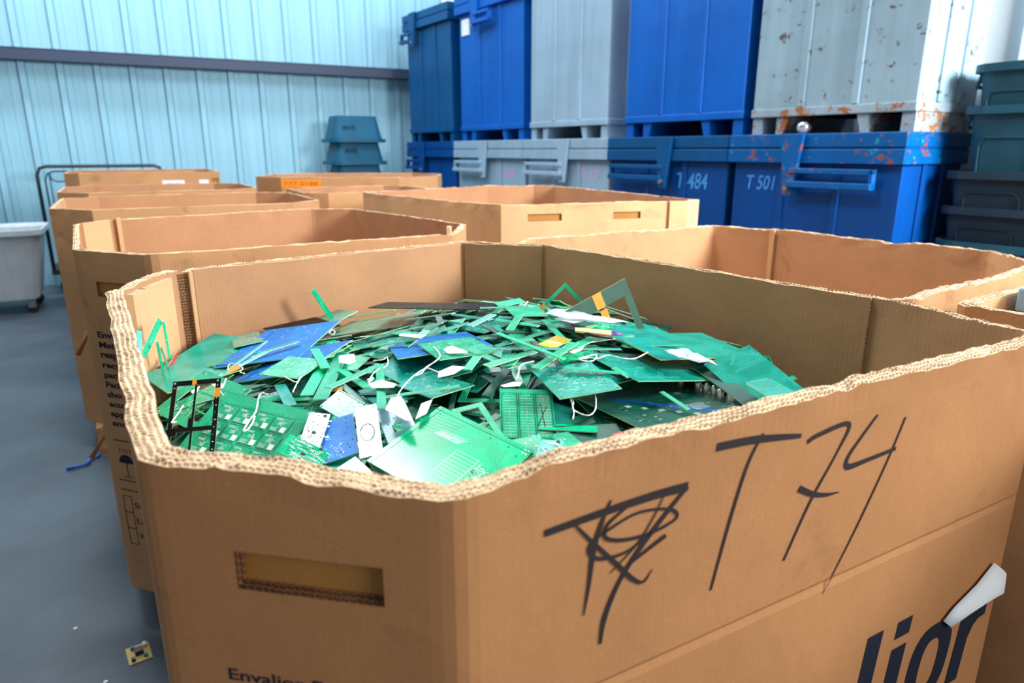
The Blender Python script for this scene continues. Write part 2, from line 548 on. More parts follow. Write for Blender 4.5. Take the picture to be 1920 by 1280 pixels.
# drinks can lying on the chipped lid
cm = MB(); kq = 16
prof = [(0.0, 0.024), (0.004, 0.028), (0.012, 0.033), (0.108, 0.033), (0.118, 0.027), (0.122, 0.026)]
for (y, r) in prof:
    for q in range(kq):
        t = 2 * PI * q / kq; cm.v.append((r * math.cos(t), y, r * math.sin(t)))
for i in range(len(prof) - 1):
    for q in range(kq):
        q2 = (q + 1) % kq; cm.face((i * kq + q, (i + 1) * kq + q, (i + 1) * kq + q2, i * kq + q2))
cm.face(list(range(kq))); cm.face([(len(prof) - 1) * kq + q for q in range(kq)][::-1])
can = cm.build('drinks_can', mat('can_aluminium', (205, 210, 218), 0.25, 0.7), smooth=True)
pc = at_s(5.30, -0.005)
can.location = (pc[0] + 0.0, pc[1], 1.507 + 0.033); can.rotation_euler = (0, 0, -0.6)
tag(can, 'silver drinks can lying on the chipped blue bin lid', 'can')
tb = MB(); tb.box(-0.008, 0.008, -0.0015, 0.0005, -0.004, 0.018); tb.tube([(0.016 * math.cos(a), 0.0, 0.016 * math.sin(a)) for a in [i * PI / 6 for i in range(12)]], 0.0015, closed=True, seg=5)
tb.build('ring_pull', M['steel'], can)

# ------------------------------------------------------------------ plastic totes, carts


def rrect(w, d, r, n=5):
    out = []
    for cx, cy, a0 in ((w / 2 - r, d / 2 - r, 0), (-w / 2 + r, d / 2 - r, PI / 2), (-w / 2 + r, -d / 2 + r, PI), (w / 2 - r, -d / 2 + r, 1.5 * PI)):
        for i in range(n + 1):
            a = a0 + PI / 2 * i / n
            out.append((cx + r * math.cos(a), cy + r * math.sin(a)))
    return out


def tub(name, w, d, h, taper, material, label, cat, group, loc, rz, flip=False, rim=0.03, r=0.06, panels=True, wall=0.012):
    t = empty(name, loc, rz, label, cat, group)
    levels = [(0, -taper), (h * 0.5, -taper * 0.5), (h - 0.04, -taper * 0.08), (h - 0.04, rim), (h, rim), (h, rim - 0.012), (h - 0.012, 0), (h - 0.02, -wall), (0.02, -taper - wall)]
    mb = MB(); k = None
    for z, g_ in levels:
        ring = rrect(w + 2 * g_, d + 2 * g_, max(0.02, r + g_))
        k = len(ring)
        mb.v += [(x, y, (h - z) if flip else z) for x, y in ring]
    for i in range(len(levels) - 1):
        for q in range(k):
            q2 = (q + 1) % k
            fc = (i * k + q, i * k + q2, (i + 1) * k + q2, (i + 1) * k + q)
            mb.face(fc if not flip else fc[::-1])
    mb.face(list(range(k)) if flip else list(range(k))[::-1])
    e = (len(levels) - 1) * k
    mb.face([e + q for q in range(k)] if not flip else [e + q for q in range(k)][::-1])
    mb.build('shell', material, t, smooth=False)
    if panels:
        # moulded arch ribs on the long faces and drop handles on the ends
        for sy in (-1, 1):
            for c in (-w * 0.24, w * 0.24):
                rb = MB()
                def fy(z): return sy * (d / 2 - taper * (1 - z / h) + 0.004)
                pts = []
                for (px, pz) in ((-0.16, 0.1), (-0.16, 0.62), (-0.13, 0.70), (0.13, 0.70), (0.16, 0.62), (0.16, 0.1)):
                    z = pz * h
                    pts.append((c + px * w, fy(z), (h - z) if flip else z))
                rb.tube(pts, 0.006, seg=6)
                rb.build('moulded_rib', material, t)
        for sx in (-1, 1):
            hd = MB()
            x = sx * (w / 2 + rim); z1 = h - 0.02; z2 = h - 0.10
            f = (lambda z: h - z) if flip else (lambda z: z)
            hd.tube([(x - sx * 0.01, -0.09, f(z1)), (x + sx * 0.012, -0.08, f(z2)), (x + sx * 0.012, 0.08, f(z2)), (x - sx * 0.01, 0.09, f(z1))], 0.011, seg=8)
            hd.build('handle', material, t)
    return t


# stack beside the right wall (rims up)
rzs = math.atan2(rr[1], rr[0])
SC = (2.778, 3.581)
stack = [  # z of base, w, d, h, taper, material, label
    (0.0, 0.84, 0.48, 0.42, 0.05, 'slate_tote', 'slate plastic tub at the bottom of the right hand stack'),
    (0.30, 0.84, 0.48, 0.42, 0.06, 'slate_tote', 'slate plastic tub, second from bottom of the right hand stack'),
    (0.52, 0.84, 0.48, 0.42, 0.06, 'teal_tote', 'teal grey plastic tub under the square cornered slate pair, right hand stack'),
    (0.76, 0.83, 0.47, 0.36, 0.045, 'slate_tote', 'square cornered slate tote, lower of the middle pair in right hand stack'),
    (0.945, 0.81, 0.46, 0.36, 0.045, 'slate_tote', 'square cornered slate tote just below the arched teal tub'),
    (1.11, 0.78, 0.46, 0.52, 0.07, 'teal_tote', 'teal plastic tub with arched side panels, second from top of stack'),
    (1.385, 0.74, 0.44, 0.45, 0.05, 'teal_tote', 'teal plastic tub on top of the right hand stack')]
for i, (z, w, d, h, tp, mm, lab) in enumerate(stack):
    tub('plastic_tub', w, d, h, tp, M[mm], lab, 'tub', 'stacked plastic tubs by the right wall', (SC[0] + 0.01 * (i % 2), SC[1], z), rzs + 0.04 * ((i % 3) - 1),
        r=0.05 if mm == 'slate_tote' else 0.09, rim=0.028)
# upside-down stack by the ribbed wall
SB = (-1.86, 8.35)
for i in range(7):
    h = 0.29
    tub('upturned_tub', 0.60, 0.50, h, 0.07, M['blue_tote'],
        ['blue grey tub at the very bottom of the upturned stack by the ribbed wall', 'upturned blue grey tub, second from the floor, by the ribbed wall',
         'upturned blue grey tub, third from the floor, by the ribbed wall', 'upturned blue grey tub, fourth from the floor, by the ribbed wall', 'upturned blue grey tub just above the cardboard boxes',
         'upturned blue grey tub, second from top, with faded print', 'topmost upturned blue grey tub by the ribbed wall'][i], 'tub',
        'upturned plastic tubs by the ribbed wall', (SB[0], SB[1], 0.0 + i * 0.25), ang + 0.05 * (i % 2), flip=True, rim=0.035, r=0.1, panels=False)
text_top = [o for o in COL.objects if o.name.startswith('upturned_tub')]
for o in text_top[-2:]:
    text_mesh('BRUTE', M['ink'], 0.02, 0.16, 0.14, 0.18, 0.02, 0, 'faded_print', o, Matrix.Translation((-0.2, -0.243, 0)), keep=True)

# white wheeled cart
t = empty('laundry_cart', (-4.78, 6.02, 0), ang, 'white plastic tub cart on casters standing left of the boxes', 'cart')
tb = MB(); lv = [(0.13, -0.09), (0.45, -0.04), (0.70, 0.0), (0.70, 0.035), (0.75, 0.035), (0.75, 0.02), (0.72, -0.02), (0.19, -0.12)]
kk = None
for z, g_ in lv:
    ring = rrect(1.1 + 2 * g_, 0.72 + 2 * g_, 0.08 + max(0, g_)); kk = len(ring)
    tb.v += [(x, y, z) for x, y in ring]
for i in range(len(lv) - 1):
    for q in range(kk):
        q2 = (q + 1) % kk; tb.face((i * kk + q, i * kk + q2, (i + 1) * kk + q2, (i + 1) * kk + q))
tb.face(list(range(kk))[::-1]); tb.face([(len(lv) - 1) * kk + q for q in range(kk)])
tb.build('tub', M['white_plastic'], t, bevel=0.004)
for sx in (-1, 1):
    for sy in (-1, 1):
        c = MB(); x, y = sx * 0.40, sy * 0.22
        c.tube([(x, y - 0.018, 0.05), (x, y + 0.018, 0.05)], 0.05, seg=16)
        co = c.build('caster', M['black_plastic'], t)
        b = MB(); b.box(x - 0.03, x + 0.03, y - 0.028, y - 0.022, 0.05, 0.135); b.box(x - 0.03, x + 0.03, y + 0.022, y + 0.028, 0.05, 0.135)
        b.box(x - 0.04, x + 0.04, y - 0.04, y + 0.04, 0.122, 0.13); b.build('fork', M['steel'], co)
# black bin behind it
tub('waste_bin', 0.42, 0.42, 0.78, 0.05, M['black_plastic'], 'black plastic bin between the white cart and the cardboard boxes', 'bin', None, (-3.98, 6.62, 0), ang, r=0.06, panels=False)

# tubular platform cart handle frame
t = empty('platform_cart', (-4.62, 6.83, 0), ang, 'black tubular cart with mesh end frame against the ribbed wall', 'cart')
d = MB(); d.box(-0.02, 1.12, -0.02, 0.52, 0.2, 0.25); d.build('deck', M['black_paint'], t)
for off, nm in ((0.0, 'end_frame'), (0.06, 'inner_frame')):
    f_ = MB(); Hh = 1.26 - off * 0.8
    x0, x1 = 0.0 + off, 1.10 - off
    pts = [(x0, 0, 0.25), (x0, 0, Hh - 0.08), (x0 + 0.025, 0, Hh - 0.02), (x0 + 0.08, 0, Hh), (x1 - 0.08, 0, Hh), (x1 - 0.025, 0, Hh - 0.02), (x1, 0, Hh - 0.08), (x1, 0, 0.25)]
    f_.tube(pts, 0.017 if off == 0 else 0.008, seg=8)
    f_.build(nm, M['black_paint'], t, smooth=True)
for i in range(3):
    u = MB(); a = 0.10 + i * 0.32
    u.tube([(a, 0, 1.2), (a + 0.01, 0, 1.14), (a + 0.05, 0, 1.115), (a + 0.22, 0, 1.115), (a + 0.26, 0, 1.14), (a + 0.27, 0, 1.2)], 0.008, seg=6)
    u.tube([(a, 0, 1.2), (a, 0, 0.25)], 0.006, seg=6)
    u.build('upright_bar', M['black_paint'], t)
for sx in (0.1, 1.0):
    for sy in (0.06, 0.44):
        c = MB(); c.tube([(sx, sy - 0.02, 0.075), (sx, sy + 0.02, 0.075)], 0.075, seg=16)
        c.box(sx - 0.03, sx + 0.03, sy - 0.03, sy - 0.024, 0.075, 0.2); c.box(sx - 0.03, sx + 0.03, sy + 0.024, sy + 0.03, 0.075, 0.2)
        c.build('caster', M['black_plastic'], t)

# ------------------------------------------------------------------ cardboard bulk boxes
RNG = random.Random(5)


def line_isect(p, d, q, e):
    det = d[0] * (-e[1]) + d[1] * e[0]
    t_ = ((q[0] - p[0]) * (-e[1]) + (q[1] - p[1]) * e[0]) / det
    return (p[0] + d[0] * t_, p[1] + d[1] * t_)


def carton(name, poly, z1, thick, label, mats, step=0.05, holes=None, ragged=0.004, crease=None, smooth_n=3, notches=(), z0=0.145, cols=3, dip=None, group='cardboard bulk boxes'):
    """octagonal bulk box. poly: rim corners counter-clockwise. returns (root, edges)"""
    n = len(poly); cx = sum(p[0] for p in poly) / n; cy = sum(p[1] for p in poly) / n
    root = empty(name, (cx, cy, z0), 0, label, 'box', group)
    P = [(x - cx, y - cy) for x, y in poly]
    dirs = []
    for i in range(n):
        a, b = P[i], P[(i + 1) % n]; L = math.hypot(b[0] - a[0], b[1] - a[1]); dirs.append(((b[0] - a[0]) / L, (b[1] - a[1]) / L, L))
    inn = []
    offl = [((P[i][0] - dirs[i][1] * thick[i], P[i][1] + dirs[i][0] * thick[i]), dirs[i][:2]) for i in range(n)]
    for i in range(n):
        p, d_ = offl[i - 1]; q, e_ = offl[i]
        inn.append(line_isect(p, d_, q, e_))
    samp = []       # (edge, frac)
    holes = holes or {}
    for i in range(n):
        L = dirs[i][2]; ks = max(2, int(L / step))
        fr = [j / ks for j in range(ks)]
        for (s0, s1, a_, b_) in holes.get(i, []):
            fr = [f for f in fr if abs(f - s0 / L) > 0.3 / ks and abs(f - s1 / L) > 0.3 / ks] + [s0 / L, s1 / L]
        samp += [(i, f) for f in sorted(fr)]
    O = []; I = []; U = []
    u = 0; acc = 0
    for (i, f) in samp:
        a, b = P[i], P[(i + 1) % n]; O.append([a[0] + (b[0] - a[0]) * f, a[1] + (b[1] - a[1]) * f])
        a, b = inn[i], inn[(i + 1) % n]; I.append([a[0] + (b[0] - a[0]) * f, a[1] + (b[1] - a[1]) * f])
        U.append(sum(dirs[q][2] for q in range(i)) + dirs[i][2] * f)
    N = len(samp)
    for _ in range(smooth_n):
        for arr in (O, I):
            c = [[(arr[j - 1][q] + 2 * arr[j][q] + arr[(j + 1) % N][q]) / 4 for q in (0, 1)] for j in range(N)]
            arr[:] = c
    U.append(sum(d_[2] for d_ in dirs))
    seed = cx * 13.7 + cy * 7.1
    zs = sorted(set([0.0] + [h[q] - z0 for i in holes for h in holes[i] for q in (2, 3)] + ([crease[1] - z0 + e for e in (-0.009, 0, 0.006)] if crease else []) + [z1 - z0 - 0.03]))
    mb = MB()

    def ztop(j, c):
        s = U[j % N]
        v = noise.noise(Vector((s * 6, seed, 0.3))) * ragged * 0.55 + noise.noise(Vector((s * 60, seed, c * 2.0))) * ragged * 0.55
        v += noise.noise(Vector((s * 160, seed, c * 7.0))) * ragged * 0.35
        for (ns, nw, nd) in notches:
            q = abs(s - ns) / nw
            if q < 1: v -= nd * (1 - q * q)
        if c in (0, cols): v -= ragged * 0.25
        return z1 - z0 + v
    # outer and inner shells
    rows = []
    for side, arr in ((0, O), (1, I)):
        grid = []
        for zi, z in enumerate(zs + [None]):
            r_ = []
            for j in range(N):
                x, y = arr[j]; i = samp[j][0]
                if crease and side == 0 and z is not None and abs(z + z0 - crease[1]) < 1e-6 and i == crease[0]:
                    x -= dirs[i][1] * crease[2]; y += dirs[i][0] * crease[2]
                if z is None:
                    zz = ztop(j, 0 if side == 0 else cols)
                    bul = noise.noise(Vector((U[j] * 14, seed, 5.0 + side))) * ragged * 0.7
                    x += dirs[i][1] * bul; y -= dirs[i][0] * bul
                else: zz = z
                mb.v.append((x, y, zz)); r_.append(len(mb.v) - 1)
            grid.append(r_)
        rows.append(grid)
        for zi in range(len(grid) - 1):
            for j in range(N):
                j2 = (j + 1) % N
                za = zs[zi]; zb = zs[zi + 1] if zi + 1 < len(zs) else z1 - z0
                i, f = samp[j]
                if side == 0 and i in holes:
                    L = dirs[i][2]; mid = (f + (samp[j2][1] if samp[j2][0] == i else 1.0)) / 2 * L
                    if any(h[0] < mid < h[1] and h[2] - z0 - 1e-4 <= za and zb <= h[3] - z0 + 1e-4 for h in holes[i]): continue
                q = (grid[zi][j], grid[zi][j2], grid[zi + 1][j2], grid[zi + 1][j])
                uvq = [(U[j], za), (U[j + 1], za), (U[j + 1], zb), (U[j], zb)]
                if side: q = q[::-1]; uvq = [(a_ + 7.3, b_) for a_, b_ in uvq[::-1]]
                mb.face(q, side, uvq)
    # rim between the shells
    prev = rows[0][-1]
    for c in range(1, cols + 1):
        if c == cols: cur = rows[1][-1]
        else:
            cur = []
            for j in range(N):
                f = c / cols
                a, b = mb.v[rows[0][-1][j]], mb.v[rows[1][-1][j]]
                mb.v.append((a[0] + (b[0] - a[0]) * f, a[1] + (b[1] - a[1]) * f, ztop(j, c))); cur.append(len(mb.v) - 1)
        for j in range(N):
            j2 = (j + 1) % N
            t0 = thick[samp[j][0]]
            v0, v1 = (c - 1) / cols * t0, c / cols * t0
            mb.face((prev[j], prev[j2], cur[j2], cur[j]), 2, [(U[j], v0), (U[j + 1], v0), (U[j + 1], v1), (U[j], v1)])
        prev = cur
    # bottom edge ring
    for j in range(N):
        j2 = (j + 1) % N
        mb.face((rows[0][0][j2], rows[0][0][j], rows[1][0][j], rows[1][0][j2]), 2)
    body = mb.build('carton_wall', mats, root)
    # hand hole pockets
    for i in holes:
        for (s0, s1, a_, b_) in holes[i]:
            pk = MB(); dx, dy, L = dirs[i]; ox, oy = P[i]; dp = min(0.015, thick[i] * 0.7)

            def W(s, dep, z): return (ox + dx * s - dy * dep, oy + dy * s + dx * dep, z - z0)
            q = [(s0, a_), (s1, a_), (s1, b_), (s0, b_)]
            pk.quad([W(s, dp, z) for s, z in q], 0, [(s, z) for s, z in q])
            for e in range(4):
                (sa, za), (sb, zb) = q[e], q[(e + 1) % 4]
                ln = math.hypot(sb - sa, zb - za)
                pk.quad([W(sa, 0, za), W(sb, 0, zb), W(sb, dp, zb), W(sa, dp, za)], 1, [(0, 0), (ln, 0), (ln, dp), (0, dp)])
            pk.build('hand_hole', [M['hole_back'], M['hole_edge']], root)
    # bottom panel
    bp = MB(); bp.prism([(x * 0.99, y * 0.99) for x, y in inn], 0.002, 0.012)
    bp.build('bottom_panel', mats[1], root)
    E_ = []
    for i in range(n):
        dx, dy, L = dirs[i]
        mtx = Matrix(((dx, -dy, 0, P[i][0]), (dy, dx, 0, P[i][1]), (0, 0, 1, -z0), (0, 0, 0, 1)))
        Li = math.hypot(inn[(i + 1) % n][0] - inn[i][0], inn[(i + 1) % n][1] - inn[i][1])
        mti = Matrix(((dx, -dy, 0, inn[i][0]), (dy, dx, 0, inn[i][1]), (0, 0, 1, -z0), (0, 0, 0, 1)))
        E_.append((mtx, L, mti, Li))
    return root, E_


def board_panel(name, mtx, s0, s1, za, zb, d0, d1, mats, parent, ragged=0.003, step=0.02):
    """an upright sheet of corrugated board; local x along the wall, local y into the box"""
    mb = MB(); k = max(2, int((s1 - s0) / step))
    for j in range(k + 1):
        s = s0 + (s1 - s0) * j / k
        zt = zb + noise.noise(Vector((s * 30, za * 9 + d0 * 50, 1.7))) * ragged
        w = noise.noise(Vector((s * 5, d0 * 40, 3.3))) * 0.001
        for y, z in ((d0 + w, za), (d1 + w, za), (d1 + w, zt), (d0 + w, zt)): mb.v.append((s, y, z))
    for j in range(k):
        a = j * 4; b = a + 4; u0 = s0 + (s1 - s0) * j / k; u1 = s0 + (s1 - s0) * (j + 1) / k
        mb.face((a + 0, b + 0, b + 3, a + 3), 0, [(u0, za), (u1, za), (u1, zb), (u0, zb)])
        mb.face((b + 1, a + 1, a + 2, b + 2), 0, [(u1, za), (u0, za), (u0, zb), (u1, zb)])
        mb.face((a + 3, b + 3, b + 2, a + 2), 1, [(u0, 0), (u1, 0), (u1, d1 - d0), (u0, d1 - d0)])
        mb.face((b + 0, a + 0, a + 1, b + 1), 1)
    L = 4 * k
    mb.face((0, 3, 2, 1), 1, [(0, za), (0, zb), (d1 - d0, zb), (d1 - d0, za)])
    mb.face((L, L + 1, L + 2, L + 3), 1)
    o = mb.build(name, mats, parent); o.matrix_local = mtx
    return o


def pallet(cx, cy, rz, label, w=1.12, d=0.98):
    t = empty('wooden_pallet', (cx, cy, 0), rz, label, 'pallet', 'wooden pallets under the boxes')
    for i in range(7):
        b = MB(); y = -d / 2 + i * (d - 0.09) / 6
        b.box(-w / 2, w / 2, y, y + 0.09, 0.122, 0.142); b.build('deck_board', M['wood'], t, bevel=0.002)
    for x in (-w / 2, -0.02, w / 2 - 0.04):
        b = MB(); b.box(x, x + 0.04, -d / 2, d / 2, 0.02, 0.121); b.build('stringer', M['wood'], t)
    for y in (-d / 2, -0.05, d / 2 - 0.1):
        b = MB(); b.box(-w / 2, w / 2, y, y + 0.1, 0.0, 0.019); b.build('bottom_board', M['wood'], t)
    return t


M['hole_back'] = cardboard('hole_backing', (176, 124, 66), 0.1, 0.2)
M['hole_edge'] = cut_edge('cut_flutes_shaded', (150, 108, 76), (70, 46, 32))  # darker copy of the cut edge, recess shade put into the colour
KM = [M['kraft'], M['kraft_in'], M['cut']]
KO = [M['kraft_old'], M['kraft_in'], M['cut']]
KP = [M['kraft_pale'], M['kraft_pale'], M['cut']]

# the near box full of circuit boards
B1 = [(-0.316, 0.523), (-.045, .471), (.765, .925), (.66, 1.18), (.103, 1.89), (-.145, 1.96), (-.758, 1.457), (-.753, 1.242)]
T1 = [.030, .026, .016, .013, .012, .012, .024, .028]
box1, E1 = carton('cardboard_bulk_box', B1, 1.16, T1, 'near octagonal cardboard box full of circuit boards, marked T74', KM, step=0.011,
                  holes={0: [(0.081, 0.215, 1.0475, 1.0845)]}, ragged=0.0055, crease=(1, 0.914, 0.0025),
                  notches=((0.262, 0.10, 0.010), (0.16, 0.02, 0.005), (0.75, 0.02, 0.004), (3.4, 0.02, 0.006), (3.62, 0.05, 0.006)), cols=6)
# inner liner sheets and the folded flap in the left corner
KL = [M['kraft_in'], M['cut']]
KLP = [M['kraft_pale'], M['cut']]
mA = E1[6][2]; LA = E1[6][3]            # H -> A inner face (left chamfer)
board_panel('liner_flap', mA, 0.028, LA - 0.062, 0.20, 1.150, 0.001, 0.010, KLP, box1)
board_panel('liner_flap', mA, LA - 0.050, LA - 0.004, 0.20, 1.150, 0.001, 0.016, KLP, box1)
mH = E1[5][2]; LH = E1[5][3]            # G -> H inner face (back wall)
board_panel('inner_liner', mH, 0.012, LH - 0.040, 0.20, 1.158, 0.001, 0.009, KL, box1)
board_panel('liner_flap', mH, LH - 0.038, LH - 0.030, 0.20, 1.156, 0.002, 0.012, KLP, box1)
board_panel('gap_shade_strip', mH, LH - 0.028, LH - 0.004, 0.20, 1.150, 0.0005, 0.002, [M['hole_edge'], M['hole_edge']], box1)  # dark corrugated strip; shade of the liner gap painted into its colour
board_panel('gap_shade_strip', mA, LA - 0.0615, LA - 0.0505, 0.20, 1.146, 0.0005, 0.003, [M['hole_edge'], M['hole_edge']], box1)  # same dark strip, painting the gap between the flaps as shaded
mG = E1[4][2]; LG = E1[4][3]
board_panel('inner_liner', mG, 0.012, LG - 0.010, 0.20, 1.157, 0.001, 0.008, KL, box1)
mF = E1[3][2]; LF = E1[3][3]
board_panel('inner_liner', mF, 0.004, LF - 0.004, 0.20, 1.159, 0.001, 0.007, [M['kraft_in'], M['cut']], box1)

# marker strokes on the front face, in face coordinates (s along the face, z up)
STR = {
    'T': [([(0.2777, 1.1346), (0.333, 1.1308), (0.4011, 1.1204)], (.009, .009, .005)), ([(0.3419, 1.1356), (0.3237, 1.1061), (0.3057, 1.0486), (0.2868, 0.972)], (.003, .004, .0045, .003))],
    '7': [([(0.4126, 1.1105), (0.4304, 1.1155), (0.4804, 1.1177), (0.4657, 1.0861), (0.4302, 1.0352), (0.397, 0.9714)], (.005, .006, .006, .003, .004, .003)), ([(0.4082, 1.0572), (0.4323, 1.0442), (0.4561, 1.0371), (0.4799, 1.0342)], (.008, .007, .005, .001))],
    '4': [([(0.5319, 1.1188), (0.5066, 1.0961), (0.4872, 1.0758), (0.4897, 1.0636), (0.5259, 1.064), (0.5785, 1.0664)], (.003, .004, .005, .008, .006, .005)), ([(0.5885, 1.1049), (0.5661, 1.0547), (0.5272, 0.9825), (0.4931, 0.9268), (0.4757, 0.9006)], (.003, .003, .003, .0022, .001))],
    'scribble': [([(0.0828, 1.099), (0.1416, 1.1019), (0.2024, 1.1033), (0.2436, 1.1019)], (.007, .008, .009, .010)), ([(0.1521, 1.1122), (0.1421, 1.0907), (0.1346, 1.0662), (0.131, 1.0331), (0.126, 1.0021)], (.002, .005, .006, .004, .0015)),
                 ([(0.1133, 1.099), (0.133, 1.0756), (0.1618, 1.0437), (0.1813, 1.0218), (0.1952, 1.0139), (0.2054, 1.0247)], (.002, .004, .005, .005, .003, .001)), ([(0.2436, 1.1019), (0.2202, 1.0823), (0.1899, 1.0536), (0.1654, 1.0236), (0.1503, 0.9906), (0.1463, 0.9632)], (.004, .005, .006, .005, .006, .003)),
                 ([(0.1715, 1.1003), (0.1496, 1.0886), (0.1477, 1.0757), (0.1682, 1.0672), (0.1998, 1.0647), (0.2295, 1.0703), (0.2302, 1.0784), (0.2144, 1.0862), (0.1823, 1.0905), (0.1523, 1.0833), (0.133, 1.0756), (0.131, 1.0651), (0.1436, 1.0554), (0.1741, 1.0538), (0.205, 1.0679)], (.002, .004, .004, .004, .004, .003, .004, .003, .003, .003, .004, .005, .004, .003, .002)),
                 ([(0.2195, 1.0565), (0.1957, 1.0471), (0.1802, 1.0401)], (.005, .004, .002)), ([(0.2169, 1.1064), (0.2039, 1.0822), (0.1843, 1.0576), (0.1545, 1.0368)], (.001, .002, .002, .001))]}


def stroke(mb, pts, ws, y=-0.0008):
    P = []; Wd = []
    for i in range(len(pts) - 1):            # Catmull-Rom
        p0 = pts[max(0, i - 1)]; p1 = pts[i]; p2 = pts[i + 1]; p3 = pts[min(len(pts) - 1, i + 2)]
        for q in range(8):
            t_ = q / 8
            P.append(tuple(0.5 * (2 * p1[c] + (p2[c] - p0[c]) * t_ + (2 * p0[c] - 5 * p1[c] + 4 * p2[c] - p3[c]) * t_ ** 2 + (3 * p1[c] - p0[c] - 3 * p2[c] + p3[c]) * t_ ** 3) for c in (0, 1)))
            Wd.append(ws[i] + (ws[i + 1] - ws[i]) * t_)
    P.append(pts[-1]); Wd.append(ws[-1])
    n0 = len(mb.v)
    for i, p in enumerate(P):
        a = P[max(0, i - 1)]; b = P[min(len(P) - 1, i + 1)]
        dx, dz = b[0] - a[0], b[1] - a[1]; L = math.hypot(dx, dz) or 1
        nx, nz = -dz / L, dx / L; w = Wd[i] / 2
        mb.v.append((p[0] + nx * w, y, p[1] + nz * w)); mb.v.append((p[0] - nx * w, y, p[1] - nz * w))
    for i in range(len(P) - 1):
        a = n0 + 2 * i; mb.face((a, a + 1, a + 3, a + 2))


y_ = -0.0008
for k_, ss in STR.items():
    mb = MB()
    for pts, ws in ss:
        stroke(mb, pts, ws, y_); y_ -= 0.00003
    o = mb.build('marker_writing', M['marker'], box1); o.matrix_local = E1[1][0]
mb = MB(); ZB = 0.618; SH = 0.11       # slanted heavy letters


def glyph(pts, y=-0.0008):
    mb.quad([(x + (z - 0.618) * SH, y, z) for x, z in pts])


glyph([(0.568, ZB), (0.601, ZB), (0.601, 0.794), (0.568, 0.794)])
glyph([(0.634, ZB), (0.667, ZB), (0.667, 0.750), (0.634, 0.750)]); glyph([(0.634, 0.766), (0.667, 0.766), (0.667, 0.793), (0.634, 0.793)])
oc, ow, oh, st = (0.742, 0.685), 0.052, 0.068, 0.030
for i in range(28):
    a0, a1 = 2 * PI * i / 28, 2 * PI * (i + 1) / 28

    def se(a, w_, h_):
        c_, s_ = math.cos(a), math.sin(a)
        return (oc[0] + w_ * math.copysign(abs(c_) ** .75, c_), oc[1] + h_ * math.copysign(abs(s_) ** .75, s_))
    glyph([se(a0, ow, oh), se(a1, ow, oh), se(a1, ow - st, oh - .026), se(a0, ow - st, oh - .026)])
glyph([(0.811, ZB), (0.844, ZB), (0.844, 0.750), (0.811, 0.750)])
glyph([(0.844, 0.690), (0.851, 0.708), (0.862, 0.717), (0.880, 0.719), (0.880, 0.751), (0.866, 0.749), (0.852, 0.741), (0.844, 0.728)], -0.0009)
o = mb.build('printed_text', M['ink'], box1); o.matrix_local = E1[1][0]
text_mesh('Enva', M['ink'], 0.045, 0.560, 0.618, 0.79, 0.028, 0.12, 'printed_text', box1, E1[1][0])
text_mesh('Envalior Engineering', M['ink'], 0.0627, 0.250, 0.9475, 0.9635, 0.014, 0.0, 'printed_text', box1, E1[0][0])
text_mesh('Materials', M['ink'], 0.0627, 0.135, 0.925, 0.940, 0.014, 0.0, 'printed_text', box1, E1[0][0])
# torn, curled shipping label near the right end
mb = MB(); rows_ = []
prof_ = [((0.8795, 0.8142), (0.9191, 0.7799)), ((0.84, 0.790), (0.9241, 0.7483)), ((0.80, 0.775), (0.872, 0.7528)), ((0.7872, 0.7700), (0.826, 0.7445)), ((0.7639, 0.7556), (0.7844, 0.7364))]
for i, (a, b) in enumerate(prof_):
    for q in range(7):
        f_ = q / 6; s = a[0] + (b[0] - a[0]) * f_; z = a[1] + (b[1] - a[1]) * f_
        lift = 0.004 + 0.014 * math.sin(PI * f_ * 0.9) * (1 - abs(i - 1.6) / 4)
        mb.v.append((s, -lift, z)); rows_.append(1)
for i in range(4):
    for q in range(6):
        a = i * 7 + q; mb.face((a, a + 7, a + 8, a + 1))
o = mb.build('torn_label', M['white_label'], box1, smooth=True); o.matrix_local = E1[1][0]
sm = o.modifiers.new('thick', 'SOLIDIFY'); sm.thickness = 0.0008
mb = MB()
mb.quad([(0.792, -0.0035, 0.748), (0.806, -0.0035, 0.744), (0.808, -0.0045, 0.764), (0.795, -0.0045, 0.764)])
o = mb.build('label_print', M['ink'], box1); o.matrix_local = E1[1][0]
th = math.atan2(.454, .81)
pallet(-0.02, 1.25, th, 'wooden pallet under the near box of circuit boards', 1.22, 1.0)

# box 2: behind it on the left, with printed handling text
B2 = [(-1.15, 1.785), (-.905, 1.70), (-.17, 2.165), (-.16, 2.43), (-.70, 3.10), (-.906, 3.12), (-1.52, 2.59), (-1.546, 2.43)]
T2 = [.014, .012, .022, .010, .010, .010, .014, .016]
box2, E2 = carton('cardboard_bulk_box', B2, 1.16, T2, 'empty box directly behind the near one, printed with handling symbols', KO, step=0.02,
                  holes={0: [(0.062, 0.19, 1.040, 1.0795)]}, ragged=0.006, cols=3, smooth_n=1, notches=((1.1, 0.02, 0.006), (0.75, 0.03, 0.005)))
board_panel('liner_flap', E2[6][2], 0.02, E2[6][3] - 0.004, 0.2, 1.162, 0.001, 0.012, KLP, box2)
board_panel('liner_flap', E2[5][2], E2[5][3] - 0.03, E2[5][3] - 0.016, 0.2, 1.165, 0.001, 0.018, KLP, box2)
board_panel('liner_flap', E2[2][2], 0.0, 0.03, 0.7, 1.178, 0.002, 0.014, [M['cut_far'], M['cut_far']], box2, 0.012)
LN = ['Envalior', 'Materials', 'respects', 'recycling', 'packaging', 'Packages', 'should be', 'according', 'applicable', 'and local']
zt = 0.955
